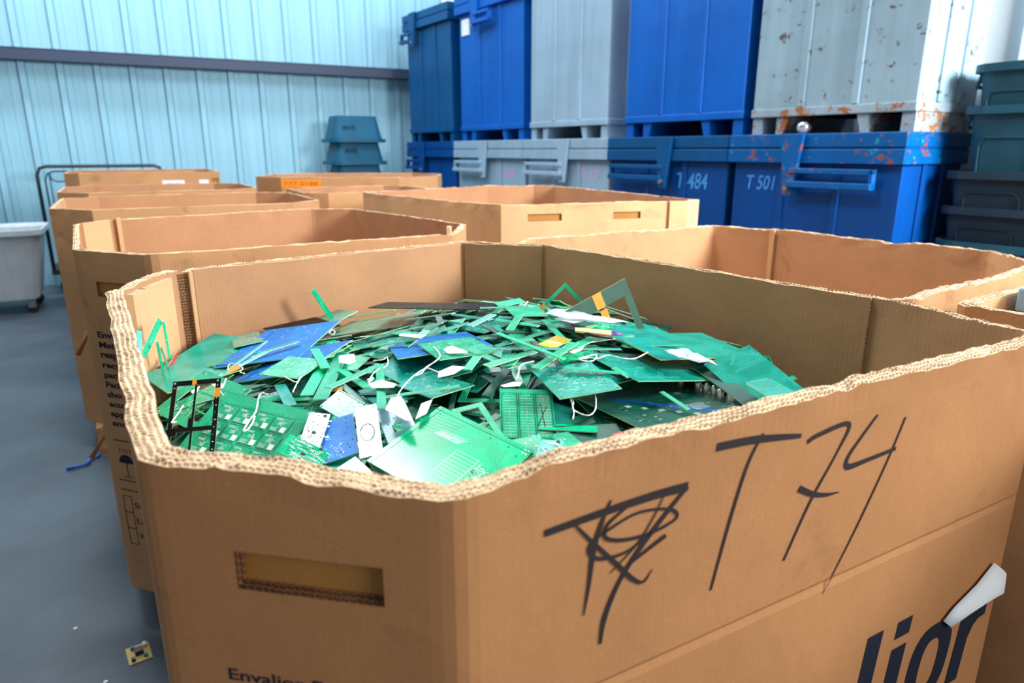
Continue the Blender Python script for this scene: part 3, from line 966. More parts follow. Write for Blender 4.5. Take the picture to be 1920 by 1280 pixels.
for i, s in enumerate(LN):
    z = 0.943 - i * 0.0283
    text_mesh(s, M['ink'], 0.038, 0.038 + 0.0145 * len(s), z - (0.0225 if any(c in s for c in 'gpy') else 0.0175), z, 0.034, 0, 'printed_text', box2, E2[0][0])
mb = MB()


def lineseg(mb, s0, z0_, s1, z1_, w):
    stroke(mb, [(s0, z0_), ((s0 + s1) / 2, (z0_ + z1_) / 2), (s1, z1_)], (w, w, w))


lineseg(mb, 0.03, 0.628, 0.24, 0.628, 0.003)
lineseg(mb, 0.03, 0.505, 0.24, 0.505, 0.003); lineseg(mb, 0.03, 0.475, 0.24, 0.475, 0.003)
for q in range(3):
    z = 0.455 - q * 0.052
    for a in ((0.032, z, 0.062, z), (0.062, z, 0.062, z - 0.052), (0.062, z - 0.052, 0.032, z - 0.052), (0.032, z - 0.052, 0.032, z)): lineseg(mb, *a, 0.0022)
for q in range(5):
    lineseg(mb, 0.045 + q * 0.010, 0.592, 0.049 + q * 0.009, 0.604, 0.002)
o = mb.build('printed_rules', M['ink'], box2); o.matrix_local = E2[0][0]
mb = MB(); n0 = 0
pts = [(0.066 + 0.026 * math.cos(a), -0.0008, 0.560 + 0.026 * math.sin(a)) for a in [PI * i / 10 for i in range(11)]]
mb.quad(pts); stroke(mb, [(0.066, 0.562), (0.066, 0.54), (0.067, 0.522), (0.073, 0.522)], (.003, .003, .003, .002))
o = mb.build('umbrella_symbol', M['ink'], box2); o.matrix_local = E2[0][0]
mb = MB(); mb.quad([(0.125 + 0.024 * math.cos(a), -0.0008, 0.560 + 0.028 * math.sin(a)) for a in [2 * PI * i / 14 for i in range(14)]])
o = mb.build('recycling_symbol', M['ink'], box2); o.matrix_local = E2[0][0]
for i, s in enumerate(('Stack', 'Limit', '3 High')):
    text_mesh(s, M['ink'], 0.07, 0.07 + 0.016 * len(s), 0.42 - i * 0.05, 0.438 - i * 0.05, 0.012, 0, 'printed_text', box2, E2[0][0])
text_mesh('Keep\nDry', M['ink'], 0.05, 0.088, 0.511, 0.519, 0.006, 0, 'printed_text', box2, E2[0][0])
# torn bits hanging on its left wall
for (s, z, w, h) in ((0.35, 0.86, 0.05, 0.08), (0.05, 0.62, 0.02, 0.07)):
    mb = MB(); L7 = E2[7][1]
    mb.v = [(L7 - s, -0.002, z), (L7 - s - w, -0.002, z + h * 0.3), (L7 - s - w * 0.6, -0.04, z - h), (L7 - s - w * 0.2, -0.05, z - h * 0.9)]
    mb.face((0, 1, 2, 3)); o = mb.build('torn_flap', M['kraft'], box2); o.matrix_local = E2[7][0]
    sm = o.modifiers.new('thick', 'SOLIDIFY'); sm.thickness = 0.004
pallet(-.84, 2.43, th, 'wooden pallet under the box with printed handling symbols', 1.0, 0.98)

# boxes farther back. o = index, shape from a centre, size and heading


def octo(cx, cy, a, b, rz, ch=0.17):
    c, s = math.cos(rz), math.sin(rz)
    pts = [(-a / 2, -b / 2 + ch), (-a / 2 + ch, -b / 2), (a / 2 - ch, -b / 2), (a / 2, -b / 2 + ch), (a / 2, b / 2 - ch), (a / 2 - ch, b / 2), (-a / 2 + ch, b / 2), (-a / 2, b / 2 - ch)]
    return [(cx + x * c - y * s, cy + x * s + y * c) for x, y in pts]


B3 = octo(-1.72, 3.70, 1.20, 1.06, th)
box3, E3 = carton('cardboard_bulk_box', B3, 1.16, [.012] * 8, 'empty box in the left row, second behind the near one', KO, step=0.04, cols=2, smooth_n=0)
pallet(-1.72, 3.70, th, 'wooden pallet under the third box of the left row')
board_panel('liner_flap', E3[7][2], 0.01, E3[7][3] - 0.01, 0.2, 1.165, 0.001, 0.012, KLP, box3)
B4 = octo(-2.44, 4.84, 1.16, 1.04, th)
box4, E4 = carton('cardboard_bulk_box', B4, 1.165, [.012] * 8, 'empty box whose thin rim shows below the label stickers, left row', KO, step=0.05, cols=2, smooth_n=0)
pallet(-2.44, 4.84, th, 'wooden pallet under the fourth box of the left row')
B5 = octo(-3.12, 5.95, 1.10, 1.0, th, 0.10)
box5, E5 = carton('cardboard_bulk_box', B5, 1.245, [.014] * 8, 'farthest left cardboard box with two white label stickers', KO, step=0.05, cols=2, smooth_n=0, holes={2: [(0.04, 0.12, 1.15, 1.19)]})
pallet(-3.12, 5.95, th, 'wooden pallet under the farthest left box')
for (a, b) in ((0.56, 0.72), (0.83, 0.90)):
    mb = MB(); mb.box(a, b, -0.002, 0, 1.12, 1.18); o = mb.build('label_sticker', M['white_label'], box5); o.matrix_local = E5[1][0]
text_mesh('39671', M['ink'], 0.59, 0.69, 1.135, 1.16, 0.0, 0, 'label_print', box5, E5[1][0] @ Matrix.Translation((0, -0.003, 0)))
B6 = octo(-1.25, 5.52, 1.36, 1.0, 0.04, 0.26)
box6, E6 = carton('cardboard_bulk_box', B6, 1.225, [.014] * 8, 'far box with an orange sticker, in front of upturned tubs', KO, step=0.05, cols=2, smooth_n=0, holes={1: [(0.42, 0.54, 1.10, 1.14)]})
pallet(-1.25, 5.52, 0.04, 'wooden pallet under the box with the orange sticker')
M['orange'] = mat('orange_sticker', (240, 140, 20), 0.6)
mb = MB(); mb.box(0.0, 0.28, -0.002, 0, 1.155, 1.205); o = mb.build('orange_sticker', M['orange'], box6); o.matrix_local = E6[1][0]
text_mesh('777 0188', mat('sticker_ink', (176, 70, 20), 0.7), 0.02, 0.26, 1.167, 1.195, 0.0, 0, 'sticker_print', box6, E6[1][0] @ Matrix.Translation((0, -0.003, 0)))
B7 = octo(-1.00, 4.55, 0.82, 0.70, th, 0.12)
box7, E7 = carton('cardboard_bulk_box', B7, 1.17, [.012] * 8, 'half hidden empty box between the left row and the slotted box', KO, step=0.05, cols=2, smooth_n=0)
pallet(-1.00, 4.55, th, 'wooden pallet under the half hidden empty box', 0.74, 0.6)
# slotted box in the middle
B8 = [(-.13, 2.90), (-.045, 2.835), (.775, 3.075), (.85, 3.16), (.28, 4.42), (.14, 4.48), (-.16, 4.40), (-.80, 3.74)]
box8, E8 = carton('cardboard_bulk_box', B8, 1.196, [.012] * 8, 'empty box with two hand slots, in front of the grey bins', [M['kraft_pale'], M['kraft_in'], M['cut']], step=0.03, cols=2, smooth_n=0, ragged=0.007,
                  holes={1: [(0.115, 0.265, 1.125, 1.155), (0.50, 0.63, 1.125, 1.155)]})
pallet(0.05, 3.66, 0.3, 'wooden pallet under the box with two hand slots', 0.86, 1.0)
board_panel('seam_flap', E8[1][0], 0.765, 0.853, 0.2, 1.197, -0.012, -0.001, KLP, box8, 0.006)
# right box touching the near one
c1, s1 = 0.6, -0.8; c2, s2 = 0.8, 0.6


def eb(a, b): return (c1 * a + c2 * b, s1 * a + s2 * b)


B9 = [eb(-1.78, 1.40), eb(-1.66, 1.245), eb(-0.70, 1.245), eb(-0.57, 1.40), eb(-0.57, 2.13), eb(-0.74, 2.30), eb(-1.436, 2.302), eb(-1.677, 2.231)]
box9, E9 = carton('cardboard_bulk_box', B9, 1.13, [.016, .016, .016, .026, .014, .012, .012, .014], 'worn empty box behind the right wall of the near box', [M['kraft_old'], cardboard('kraft_inner_worn', (196, 148, 108), 0.3, 0.8), M['cut']], step=0.015, cols=3, smooth_n=1, ragged=0.010,
                  notches=((0.4, 0.03, 0.010), (2.6, 0.05, 0.008)))
board_panel('liner_flap', E9[6][2], 0.004, 0.02, 0.3, 1.13, 0.001, 0.012, KLP, box9)
pallet(*eb(-1.17, 1.77), math.atan2(s1, c1), 'wooden pallet under the worn right hand box', 0.86, 0.74)
# next box to the right, only its corner in the frame
q0 = (0.80, 1.21)


def ec(a, b): return (q0[0] + 0.56 * a + 0.83 * b, q0[1] - 0.83 * a + 0.56 * b)


B10 = [ec(0, 0), ec(0.75, 0.02), ec(0.90, 0.18), ec(0.90, 0.9), ec(0.75, 1.05), ec(0.15, 1.05), ec(0, 0.9)]
box10, E10 = carton('cardboard_bulk_box', B10, 1.145, [.022] * 7, 'box at the right frame edge holding a grey metal case', [M['kraft_old'], M['kraft_pale'], M['cut']], step=0.02, cols=3, smooth_n=1, ragged=0.006)
pallet(*ec(0.45, 0.52), math.atan2(-.83, .56), 'wooden pallet under the box at the right frame edge', 0.84, 0.98)
t = empty('metal_case', (ec(0.195, 0.37)[0], ec(0.195, 0.37)[1], 0.16), math.atan2(-.83, .56), 'grey metal equipment case inside the box at the right frame edge', 'case')
mb = MB(); mb.box(-0.15, 0.15, -0.2, 0.2, 0, 0.955); mb.build('housing', M['grey_bin'], t, bevel=0.004)
mb = MB(); mb.box(-0.157, 0.157, -0.207, 0.207, 0.955, 1.0); mb.build('cover', M['grey_bin'], t, bevel=0.004)

# ------------------------------------------------------------------ things on the floor
t = empty('scrap_circuit_board', (-1.085, 1.668, 0.0), 2.2, 'small yellow circuit board lying on the floor beside the pallet', 'circuit board')
mb = MB(); mb.box(-0.04, 0.04, -0.03, 0.03, 0.0, 0.0035); mb.build('board', mat('phenolic_board', (214, 190, 110), 0.5), t)
for (x0, x1, y0, y1, h, c_, nm) in ((-0.012, 0.012, -0.012, 0.01, 0.018, (40, 36, 52), 'transformer'), (-0.033, -0.023, 0.012, 0.022, 0.014, (30, 50, 60), 'capacitor'),
                                (0.018, 0.036, -0.024, -0.014, 0.012, (225, 228, 226), 'connector'), (0.02, 0.03, 0.008, 0.018, 0.014, (40, 130, 140), 'capacitor'), (-0.03, -0.02, -0.02, -0.01, 0.012, (40, 120, 120), 'capacitor')):
    q = MB(); q.box(x0, x1, y0, y1, 0.0035, h); q.build(nm, mat(nm, c_, 0.4), t, bevel=0.001)
mb = MB(); pts = [(-2.008, 3.062), (-1.985, 3.04), (-1.972, 2.99), (-1.985, 2.945), (-1.975, 2.90), (-2.01, 2.865), (-2.035, 2.85)]
for i in range(len(pts) - 1):
    (x, y), (x2, y2) = pts[i], pts[i + 1]
    mb.box(-0.5, 0.5, -0.5, 0.5, -0.5, 0.5, M=Matrix.Translation(((x + x2) / 2, (y + y2) / 2, 0.010)) @ Matrix.Rotation(math.atan2(y2 - y, x2 - x), 4, 'Z') @ Matrix.Diagonal((math.hypot(x2 - x, y2 - y) + .006, 0.014, 0.008 + 0.004 * (i % 2), 1)))
o = mb.build('blue_strap', mat('strap_blue', (30, 98, 180), 0.5)); tag(o, 'short twisted piece of blue strap on the floor', 'strap')
for (x, y, r_, lab) in ((-1.337, 1.777, 0.006, 'white scrap of paper on the floor left of the pallet'), (-1.12, 1.559, 0.006, 'white scrap of paper on the floor at the bottom edge of the frame')):
    q = MB(); q.prism([(x + r_ * math.cos(a) * (1 + 0.3 * math.sin(3 * a)), y + r_ * math.sin(a)) for a in [i * PI / 4 for i in range(8)]], 0.0, 0.002)
    tag(q.build('paper_scrap', M['white_label']), lab, 'paper scrap', 'paper scraps on the floor')

# ------------------------------------------------------------------ circuit boards
PAL = {'g': (0, 160, 112), 't': (0, 140, 120), 'G': (0, 204, 140), 'T': (64, 190, 174), 'b': (0, 112, 190), 'B': (70, 140, 222), 'w': (150, 192, 206),  # w is a pale tone with overhead glare put into the colour
       'k': (10, 12, 14), 'd': (0, 72, 54), 'p': (92, 150, 128), 'Y': (60, 150, 50), 'r': (186, 30, 44)}
TR = {'g': (60, 204, 160), 't': (40, 180, 160), 'G': (0, 120, 88), 'T': (130, 224, 210), 'b': (0, 126, 210), 'B': (86, 152, 228), 'w': (90, 150, 165),
      'k': (20, 22, 26), 'd': (8, 98, 80), 'p': (116, 170, 150), 'Y': (220, 200, 40), 'r': (214, 70, 80)}
PM = {}
EDGE = mat('fr4_edge', (156, 216, 150), 0.6)
EDGE_Y = mat('fr4_yellow_edge', (206, 196, 110), 0.6)
EDGE_W = mat('fr4_pale_edge', (196, 226, 206), 0.6)
SILK = mat('silkscreen_white', (226, 240, 238), 0.5)
HOLE = mat('drill_hole', (8, 26, 24), 0.7)
PAD = mat('tinned_pad', (206, 214, 212), 0.28, 0.6)


def pcb_mats(pal, edge=None):
    key = pal
    if key not in PM:
        m = mat('solder_mask_' + {'g': 'green', 't': 'teal', 'G': 'bright_green', 'T': 'light_teal', 'b': 'blue', 'B': 'light_blue', 'w': 'silver', 'k': 'black', 'd': 'dark_green', 'p': 'pale_green', 'Y': 'yellow_green', 'r': 'red'}[pal], PAL[pal], 0.24)  # silver here means board colour with glare painted in
        k = NT(m); ob = k.coord('Object')
        bt = k.n('ShaderNodeTexBrick'); bt.inputs['Scale'].default_value = 70.0; bt.inputs['Mortar Size'].default_value = 0.06; bt.offset = 0.37; bt.squash = 1.6; bt.squash_frequency = 3
        k.l(k.scale(ob, (1, 1, 0)), bt.inputs['Vector'])
        msk = k.ramp(k.noise(k.scale(ob, (1, 1, 0)), 22, 2, 0.5), [(0.46, grey(0)), (0.52, grey(0.45))])
        n1 = k.math('MULTIPLY', bt.outputs['Fac'], msk)
        c = k.mix(n1, lin(PAL[pal]), lin(TR[pal]))
        n2 = k.noise(k.scale(ob, (1, 1, 0)), 5, 2, 0.5)
        c = k.mix(1.0, c, k.ramp(n2, [(0.3, grey(0.93)), (0.7, grey(1.05))]), 'MULTIPLY')
        k.l(c, k.b.inputs['Base Color'])
        k.l(k.ramp(k.noise(ob, 20, 2), [(0.35, grey(0.20)), (0.7, grey(0.28))] if pal not in 'bkd' else [(0.35, grey(0.34)), (0.7, grey(0.5))]), k.b.inputs['Roughness'])
        if pal in 'bkB': k.b.inputs['Specular IOR Level'].default_value = 0.12
        PM[key] = m
        PM[key + '_tr'] = mat('copper_under_mask_' + m.name.split('mask_')[1], TR[pal], 0.3)
    return [PM[key], edge or EDGE, PM[key + '_tr'], SILK, HOLE, PAD]


class Board(MB):
    """flat board centred on the origin; details lie on its upper face"""

    def __init__(s, w, h, th_=0.0016, plate=True):
        super().__init__(); s.w, s.h, s.th = w, h, th_; s.e = 0.00012
        if plate: s.slab(-w / 2, w / 2, -h / 2, h / 2)

    def slab(s, x0, x1, y0, y1):
        n = len(s.v); t = s.th
        s.v += [(x0, y0, 0), (x1, y0, 0), (x1, y1, 0), (x0, y1, 0), (x0, y0, t), (x1, y0, t), (x1, y1, t), (x0, y1, t)]
        s.face((n, n + 3, n + 2, n + 1), 0); s.face((n + 4, n + 5, n + 6, n + 7), 0)
        for a in ((0, 1, 5, 4), (1, 2, 6, 5), (2, 3, 7, 6), (3, 0, 4, 7)): s.face([n + i for i in a], 1)

    def r(s, cx, cy, w, h, m, a=0.0, lay=1):
        c, q = math.cos(a), math.sin(a); z = s.th + s.e * lay
        s.quad([(cx + x * c - y * q, cy + x * q + y * c, z) for x, y in ((-w / 2, -h / 2), (w / 2, -h / 2), (w / 2, h / 2), (-w / 2, h / 2))], m)

    def ln(s, x0, y0, x1, y1, wd, m, lay=1):
        s.r((x0 + x1) / 2, (y0 + y1) / 2, math.hypot(x1 - x0, y1 - y0), wd, m, math.atan2(y1 - y0, x1 - x0), lay)

    def disc(s, cx, cy, r, m, lay=2, n=8):
        z = s.th + s.e * lay
        s.quad([(cx + r * math.cos(2 * PI * i / n), cy + r * math.sin(2 * PI * i / n), z) for i in range(n)], m)

    def ring(s, cx, cy, r):
        s.disc(cx, cy, r, 5, 2, 10); s.disc(cx, cy, r * 0.5, 4, 3, 8)

    def perf(s, x0, x1, y0, y1, p, m=2, sz=0.56, lay=1):
        nx = int((x1 - x0) / p); ny = int((y1 - y0) / p)
        for i in range(nx):
            for j in range(ny): s.r(x0 + (i + 0.5) * p, y0 + (j + 0.5) * p, p * sz, p * sz, m, 0, lay)

    def txt(s, x, y, ln_, R, hgt=0.0012, m=3):
        a = 0
        while a < ln_:
            q = R.uniform(0.0006, 0.0028); s.r(x + a + q / 2, y, q, hgt, m, 0, 2); a += q + 0.0006

    def bus(s, R, n=4, m=2, wd=0.0008, x0=None):
        w, h = s.w / 2 * 0.9, s.h / 2 * 0.9
        x, y = R.uniform(-w, w), R.uniform(-h, h)
        for _ in range(3):
            a = R.choice((0, PI / 2, PI / 4, -PI / 4, PI)); L = R.uniform(0.15, 0.5) * min(s.w, s.h)
            x2 = max(-w, min(w, x + math.cos(a) * L)); y2 = max(-h, min(h, y + math.sin(a) * L))
            for i in range(n):
                o = i * wd * 2.4; s.ln(x - math.sin(a) * o * 0.9, y + math.cos(a) * o * 0.9, x2 - math.sin(a) * o * 0.9, y2 + math.cos(a) * o * 0.9, wd, m) if math.hypot(x2 - x, y2 - y) > 1e-3 else None
            x, y = x2, y2

    def smd(s, R, n, m=3, spread=1.0):
        for _ in range(n):
            x = R.uniform(-0.44, 0.44) * s.w * spread; y = R.uniform(-0.44, 0.44) * s.h * spread
            k = R.random()
            if k < 0.45:
                q = R.choice((0.0012, 0.0018)); s.r(x, y, q, q * 0.7, m, 0, 2); s.r(x + q * 1.6, y, q, q * 0.7, m, 0, 2)
            elif k < 0.7:
                for i in range(R.randint(3, 7)): s.r(x + i * 0.0018, y, 0.0008, 0.0018, 5 if k < 0.6 else m, 0, 2)
            elif k < 0.9: s.txt(x, y, R.uniform(0.004, 0.010), R, 0.001, m)
            else: s.disc(x, y, 0.0011, 4, 2, 6)

    def holes(s, ins=0.05):
        for a in (-1, 1):
            for b in (-1, 1): s.disc(a * s.w * (0.5 - ins), b * s.h * (0.5 - ins), 0.0014, 4)


def make_board(kind, pal, w, h, seed):
    R = random.Random(seed)
    edge = EDGE
    if kind in ('smooth', 'bigsmooth'): edge = EDGE_W if pal == 'p' else (EDGE_Y if R.random() < 0.4 else EDGE)
    if kind == 'strip' and seed % 3: edge = EDGE_W
    if kind == 'rframe': edge = EDGE_Y
    if pal == 'k': edge = mat('black_edge', (120, 128, 126), 0.6) if kind == 'bframe' else PM.get('k', None) or pcb_mats('k')[0]
    ms = pcb_mats(pal, edge)
    frame = kind in ('bframe', 'xframe', 'rframe', 'rframe2', 'pframe', 'fframe', 'sqcut')
    b = Board(w, h, plate=not frame)
    W2, H2 = w / 2, h / 2
    if kind == 'grid':
        b.perf(-W2 + .002, W2 - .002, H2 - 0.017, H2 - .002, 0.0021)
        b.perf(-W2 + .002, W2 - .002, -H2 + .002, -H2 + 0.010, 0.0021)
        b.perf(-W2 + .002, -W2 + 0.014, -H2 + .010, H2 - .017, 0.0021); b.perf(W2 - 0.016, W2 - .002, -H2 + .010, H2 - .017, 0.0021)
        gx0, gx1, gy0, gy1 = -W2 + 0.016, W2 - 0.018, -H2 + 0.011, H2 - 0.019
        cw, chh = (gx1 - gx0) / 4, (gy1 - gy0) / 3
        for i in range(4):
            for j in range(3):
                cx, cy = gx0 + (i + .5) * cw, gy0 + (j + .5) * chh
                b.ln(cx - cw * .47, cy - chh * .45, cx + cw * .30, cy - chh * .45, .0012, 4); b.ln(cx - cw * .47, cy + chh * .45, cx + cw * .40, cy + chh * .45, .0006, 4)
                b.ln(cx + cw * .47, cy - chh * .35, cx + cw * .47, cy + chh * .35, .0012, 4)
                b.r(cx + cw * .22, cy - chh * .24, cw * .26, chh * .30, 3, 0, 2)
                for q in range(2): b.txt(cx - cw * .40, cy + chh * (.34 - q * .06), cw * .32, R, .0008)
                for q in range(3): b.txt(cx - cw * .42, cy - chh * (.20 + q * .07), cw * .30, R, .0008)
                for q in range(34):
                    rr_ = abs(R.gauss(0, .085)); aa = R.uniform(0, 2 * PI)
                    b.r(cx + cw * (.02 + rr_ * math.cos(aa) * 1.1), cy + chh * (.08 + rr_ * math.sin(aa) * 1.6), .0011, .0009, 3 if q % 3 else 5, R.choice((0, PI / 4)), 2)
                for q in range(4): b.ln(cx - cw * .2, cy + chh * (.14 - q * .05), cx - cw * .05, cy + chh * (.10 - q * .03), .0003, 3, 2)
        for a in (-1, 1):
            for c in (-1, 1): b.ring(a * (W2 - .006), c * (H2 - .006), .0016)
    elif kind == 'bframe':
        t = .0075
        b.slab(-W2, W2, H2 - t, H2); b.slab(-W2, -W2 + t * .8, -H2, H2 - t); b.slab(W2 - t * .9, W2, -H2, H2 - t); b.slab(-W2 + t * .8, W2 - t * .9, -H2 * .28 - .003, -H2 * .28 + .003)
        b.slab(-W2 * .02 - .0015, -W2 * .02 + .0015, -H2, -H2 * .28 - .003); b.slab(-W2 * .02 - .0015, -W2 * .02 + .0015, -H2 * .28 + .003, H2 - t)
        b.slab(-W2 * .20, -W2 * .02 - .0015, -H2 * .28 + .003, H2 * .0); b.slab(-W2 + t * .8, -W2 * .62, -H2 * .42, -H2 * .28 - .003)
        for x in (-W2 + .003, W2 - .004): b.disc(x, H2 - .0035, .0016, 5); b.disc(x, H2 - .011, .0011, 5)
        for q in range(26): b.txt(W2 - .0045, H2 - .02 - q * .0036, .0008, R, .0009, 2 if q % 3 else 3)
        b.r(-W2 * .1, H2 - t / 2, .006, t * 1.05, 6, 0, 3); b.r(W2 - t * .45, H2 * .62, t * .95, .014, 6, 0, 3)
        ms = ms + [TAPE]
    elif kind == 'xframe':
        t = .020
        b.slab(-W2, W2, H2 - t, H2); b.slab(-W2, W2, -H2, -H2 + t * .8); b.slab(-W2, -W2 + t, -H2 + t * .8, H2 - t); b.slab(W2 - t, W2, -H2 + t * .8, H2 - t)
        b.slab(-W2 + t, W2 - t, .012, .0145); b.slab(-W2 + t, W2 - t, -.020, -.0175); b.slab(.004, .0065, -H2 + t * .8, -.020); b.slab(-.020, -.0175, -.0175, .012)
        for a in (-1, 1):
            for c in (-1, 1): b.disc(a * (W2 - .006), c * (H2 - .006), .0016, 4); b.disc(a * (W2 - .012), c * (H2 - .005), .0012, 3)
    elif kind == 'pframe' or kind == 'fframe':
        t = min(.011, min(w, h) * .2)
        b.slab(-W2, W2, H2 - t, H2); b.slab(-W2, W2, -H2, -H2 + t); b.slab(-W2, -W2 + t, -H2 + t, H2 - t); b.slab(W2 - t, W2, -H2 + t, H2 - t); b.slab(-W2 + t, W2 - t, -.0015, .0015)
        if kind == 'pframe':
            for (x0, x1, y0, y1) in ((-W2, W2, H2 - t, H2), (-W2, -W2 + t, -H2, H2 - t), (W2 - t, W2, -H2, H2 - t)): b.perf(x0 + .001, x1 - .001, y0 + .001, y1 - .001, .0022)
    elif kind == 'rframe':
        t = .030
        b.slab(-W2, W2, H2 - t, H2); b.slab(W2 - t * .5, W2, -H2, H2 - t); b.slab(-W2, -W2 + t * .5, -H2, H2 - t); b.slab(-W2 + t * .5, W2 - t * .5, -H2, -H2 + .008)
        b.r(0, H2 - t / 2, .020, t, 6, 0, 2); b.r(.002, H2 - t - .014, .016, .02, 6, 0, 2)
        b.ln(-W2 + .010, H2 - .012, -W2 + .014, H2 - .012, .006, 3, 2); ms = ms + [TAPE]
    elif kind == 'rframe2':
        t = .0065
        b.slab(-W2, W2, H2 - t, H2); b.slab(-W2, W2, -H2, -H2 + t); b.slab(-W2, -W2 + t, -H2 + t, H2 - t); b.slab(W2 - t, W2, -H2 + t, H2 - t)
        b.r(-W2 + .004, H2 - .004, .011, .009, 6, .3, 2); ms = ms + [TAPE]
    elif kind == 'sqcut':
        t = .014
        x0, x1, y0, y1 = -.008, .007, -.022, -.006
        b.slab(-W2, W2, y1, H2); b.slab(-W2, W2, -H2, y0); b.slab(-W2, x0, y0, y1); b.slab(x1, W2, y0, y1)
        b.ln(-W2 * .8, H2 * .72, W2 * .5, H2 * .78, .0012, 2); b.ln(W2 * .7, H2 * .2, W2 * .7, H2 * .5, .0016, 4)
        for x, y in ((-.002, .006), (.003, .012), (.009, .004), (-.012, -.002)): b.disc(x, y, .0012, 4)
        for x, y in ((-.5, .9), (.8, .85)): b.disc(x * W2, y * H2, .0010, 4)
    elif kind == 'main':
        b.perf(-W2 + .02, W2 - .002, H2 - .0045, H2 - .001, .0022, 2); 
        b.ln(-W2, H2 - .0075, W2, H2 - .0075, .0009, 4); b.ln(-W2 + .0075, H2, -W2 + .0075, -H2, .0009, 4)
        for i in range(9):      # parallel traces that fan out from a connector
            x = -W2 + .034 + i * .0045
            b.ln(-W2 + .012 + i * .0035, -H2 * .1 - i * .004, -W2 + .034 + i * .0045, H2 * .30, .0009, 2); b.ln(-W2 + .012 + i * .0035, -H2 * .1 - i * .004, -W2 + .012 + i * .0035, -H2 * .85, .0009, 2)
            b.ln(x, H2 * .30, x + .006, H2 * .42, .0009, 5, 2); b.r(x + .008, H2 * .46, .0008, .006, 3, -.7, 2)
        for i in range(6): b.ln(-W2 + .010, H2 * (.72 - i * .09), -W2 + .055, H2 * (.80 - i * .09), .0009, 2)
        for i in range(9):
            y = H2 * .18 - i * .0062; b.ln(.0, y, .036, y, .0005, 3); 
        b.ln(.0, H2 * .20, .0, -H2 * .6, .0006, 3); b.ln(.036, H2 * .20, .036, -H2 * .6, .0006, 3)
        for i in range(150):
            x = R.uniform(.038, W2 - .016); y = R.uniform(-H2 * .8, H2 * .10); q = R.choice((.0012, .002, .003))
            b.r(x, y, q, .0009, 3 if R.random() < .75 else 4, 0, 2)
        for i in range(14):
            x = R.uniform(.040, W2 - .022); y = R.uniform(-H2 * .8, H2 * .12); b.ln(x, y, x + .010, y, .0004, 3, 2); b.ln(x, y, x, y + .008, .0004, 3, 2)
        for x, y in ((-W2 + .012, H2 - .014), (W2 - .03, H2 - .014), (.02, H2 - .014), (W2 - .012, H2 - .022), (W2 - .012, .0)): b.disc(x, y, .0012, 4)
        for x in (W2 - .004, W2 - .009):
            for y in (H2 - .006, H2 - .012): b.disc(x, y, .0014, 5)
    elif kind == 'lines':
        for i in range(13): b.ln(-W2 * .95, -H2 + .003 + i * h / 13, W2 * .95, -H2 + .003 + i * h / 13, .0005, 2)
    elif kind == 'blueplain':
        for (x, y) in ((.6, .85), (.55, .6), (.6, .36), (.45, .1), (.5, -.45), (.6, -.62), (.1, -.72), (.8, -.3)): b.disc(x * W2, y * H2, .0011, 4)
        for i in range(5): b.ln(-.006 + i * .003, -.01, -.006 + i * .003, .022, .0004, 2)
        for i in range(40): b.r(R.uniform(-W2 * .9, W2 * .3), R.uniform(-H2 * .95, -H2 * .3), .0012, .0012, 3, 0, 2)
        for i in range(14): b.r(-W2 * .9 + R.uniform(0, .012), R.uniform(0, H2 * .5), .001, .0018, 3, .5, 2)
    elif kind == 'perfcut':
        b.perf(-W2 + .001, W2 - .001, -H2 + .001, H2 - .001, .0019, 2, .35)
        n = 14; cxy = (-W2 * .1, -.004); r_ = W2 * .62
        for i in range(n): a0 = 2 * PI * i / n - 1.2; a1 = a0 + 2 * PI / n * .9; b.ln(cxy[0] + r_ * math.cos(a0), cxy[1] + r_ * 1.7 * math.sin(a0), cxy[0] + r_ * math.cos(a1), cxy[1] + r_ * 1.7 * math.sin(a1), .0012 if i < 9 else .0006, 4, 3)
        b.disc(cxy[0], cxy[1], r_ * .92, 3, 2, 18); b.disc(W2 * .7, H2 * .88, .0011, 4, 3)
    elif kind == 'comp':
        b.smd(R, 70, 3); 
        for i in range(26): b.r(R.uniform(-.4, .4) * w, R.uniform(-.42, .3) * h, .0014, .0012, 4, R.choice((0, .7)), 3)
        b.r(.0, -.004, .005, .005, 4, 0, 3); b.disc(W2 * .55, H2 * .86, .0026, 4, 3, 10)
    elif kind == 'blocks':
        for i in range(3):
            for j in range(3): b.r((-.28 + .28 * i) * w, (-.25 + .25 * j) * h, w * .16, h * .13, 3, R.uniform(-.1, .1), 2)
        for i in range(8): b.ln(-W2 * .9, (-.4 + i * .1) * h, -W2 * .5, (-.4 + i * .1) * h, .0005, 2)
        b.smd(R, 26); b.holes(); b.ln(-W2 * .95, H2 * .9, W2 * .95, H2 * .9, .001, 4)
    elif kind == 'cols':
        b.perf(-W2 + .001, W2 - .001, H2 - .008, H2 - .001, .0018, 2)
        for c in range(3):
            x0 = -W2 + .004 + c * w * .32; x1 = x0 + w * .25
            b.ln(x0 - .0015, -H2, x0 - .0015, H2 - .009, .0010, 4); b.ln(x1 + .0015, -H2, x1 + .0015, H2 - .009, .0010, 4)
            for i in range(30): b.ln(x0 + .001, -H2 + .003 + i * .0028, x1 - .001, -H2 + .003 + i * .0028, .0004, 3 if i % 2 else 2, 2)
            for x in (x0 + .002, x1 - .002): b.disc(x, H2 - .012, .0010, 4, 3)
            for i in range(26): b.r((x0 + x1) / 2, -H2 + .004 + i * .003, .0009, .0009, 5, 0, 3)
        b.perf(x1 - .016, x1, -H2 + .002, H2 - .012, .0019, 3, .3)
        b.ln(W2 * .35, -H2 * .55, W2 * .72, H2 * .25, .0012, 4, 4); b.ln(W2 * .50, H2 * .38, W2 * .62, -H2 * .6, .0012, 4, 4)
    elif kind == 'rings':
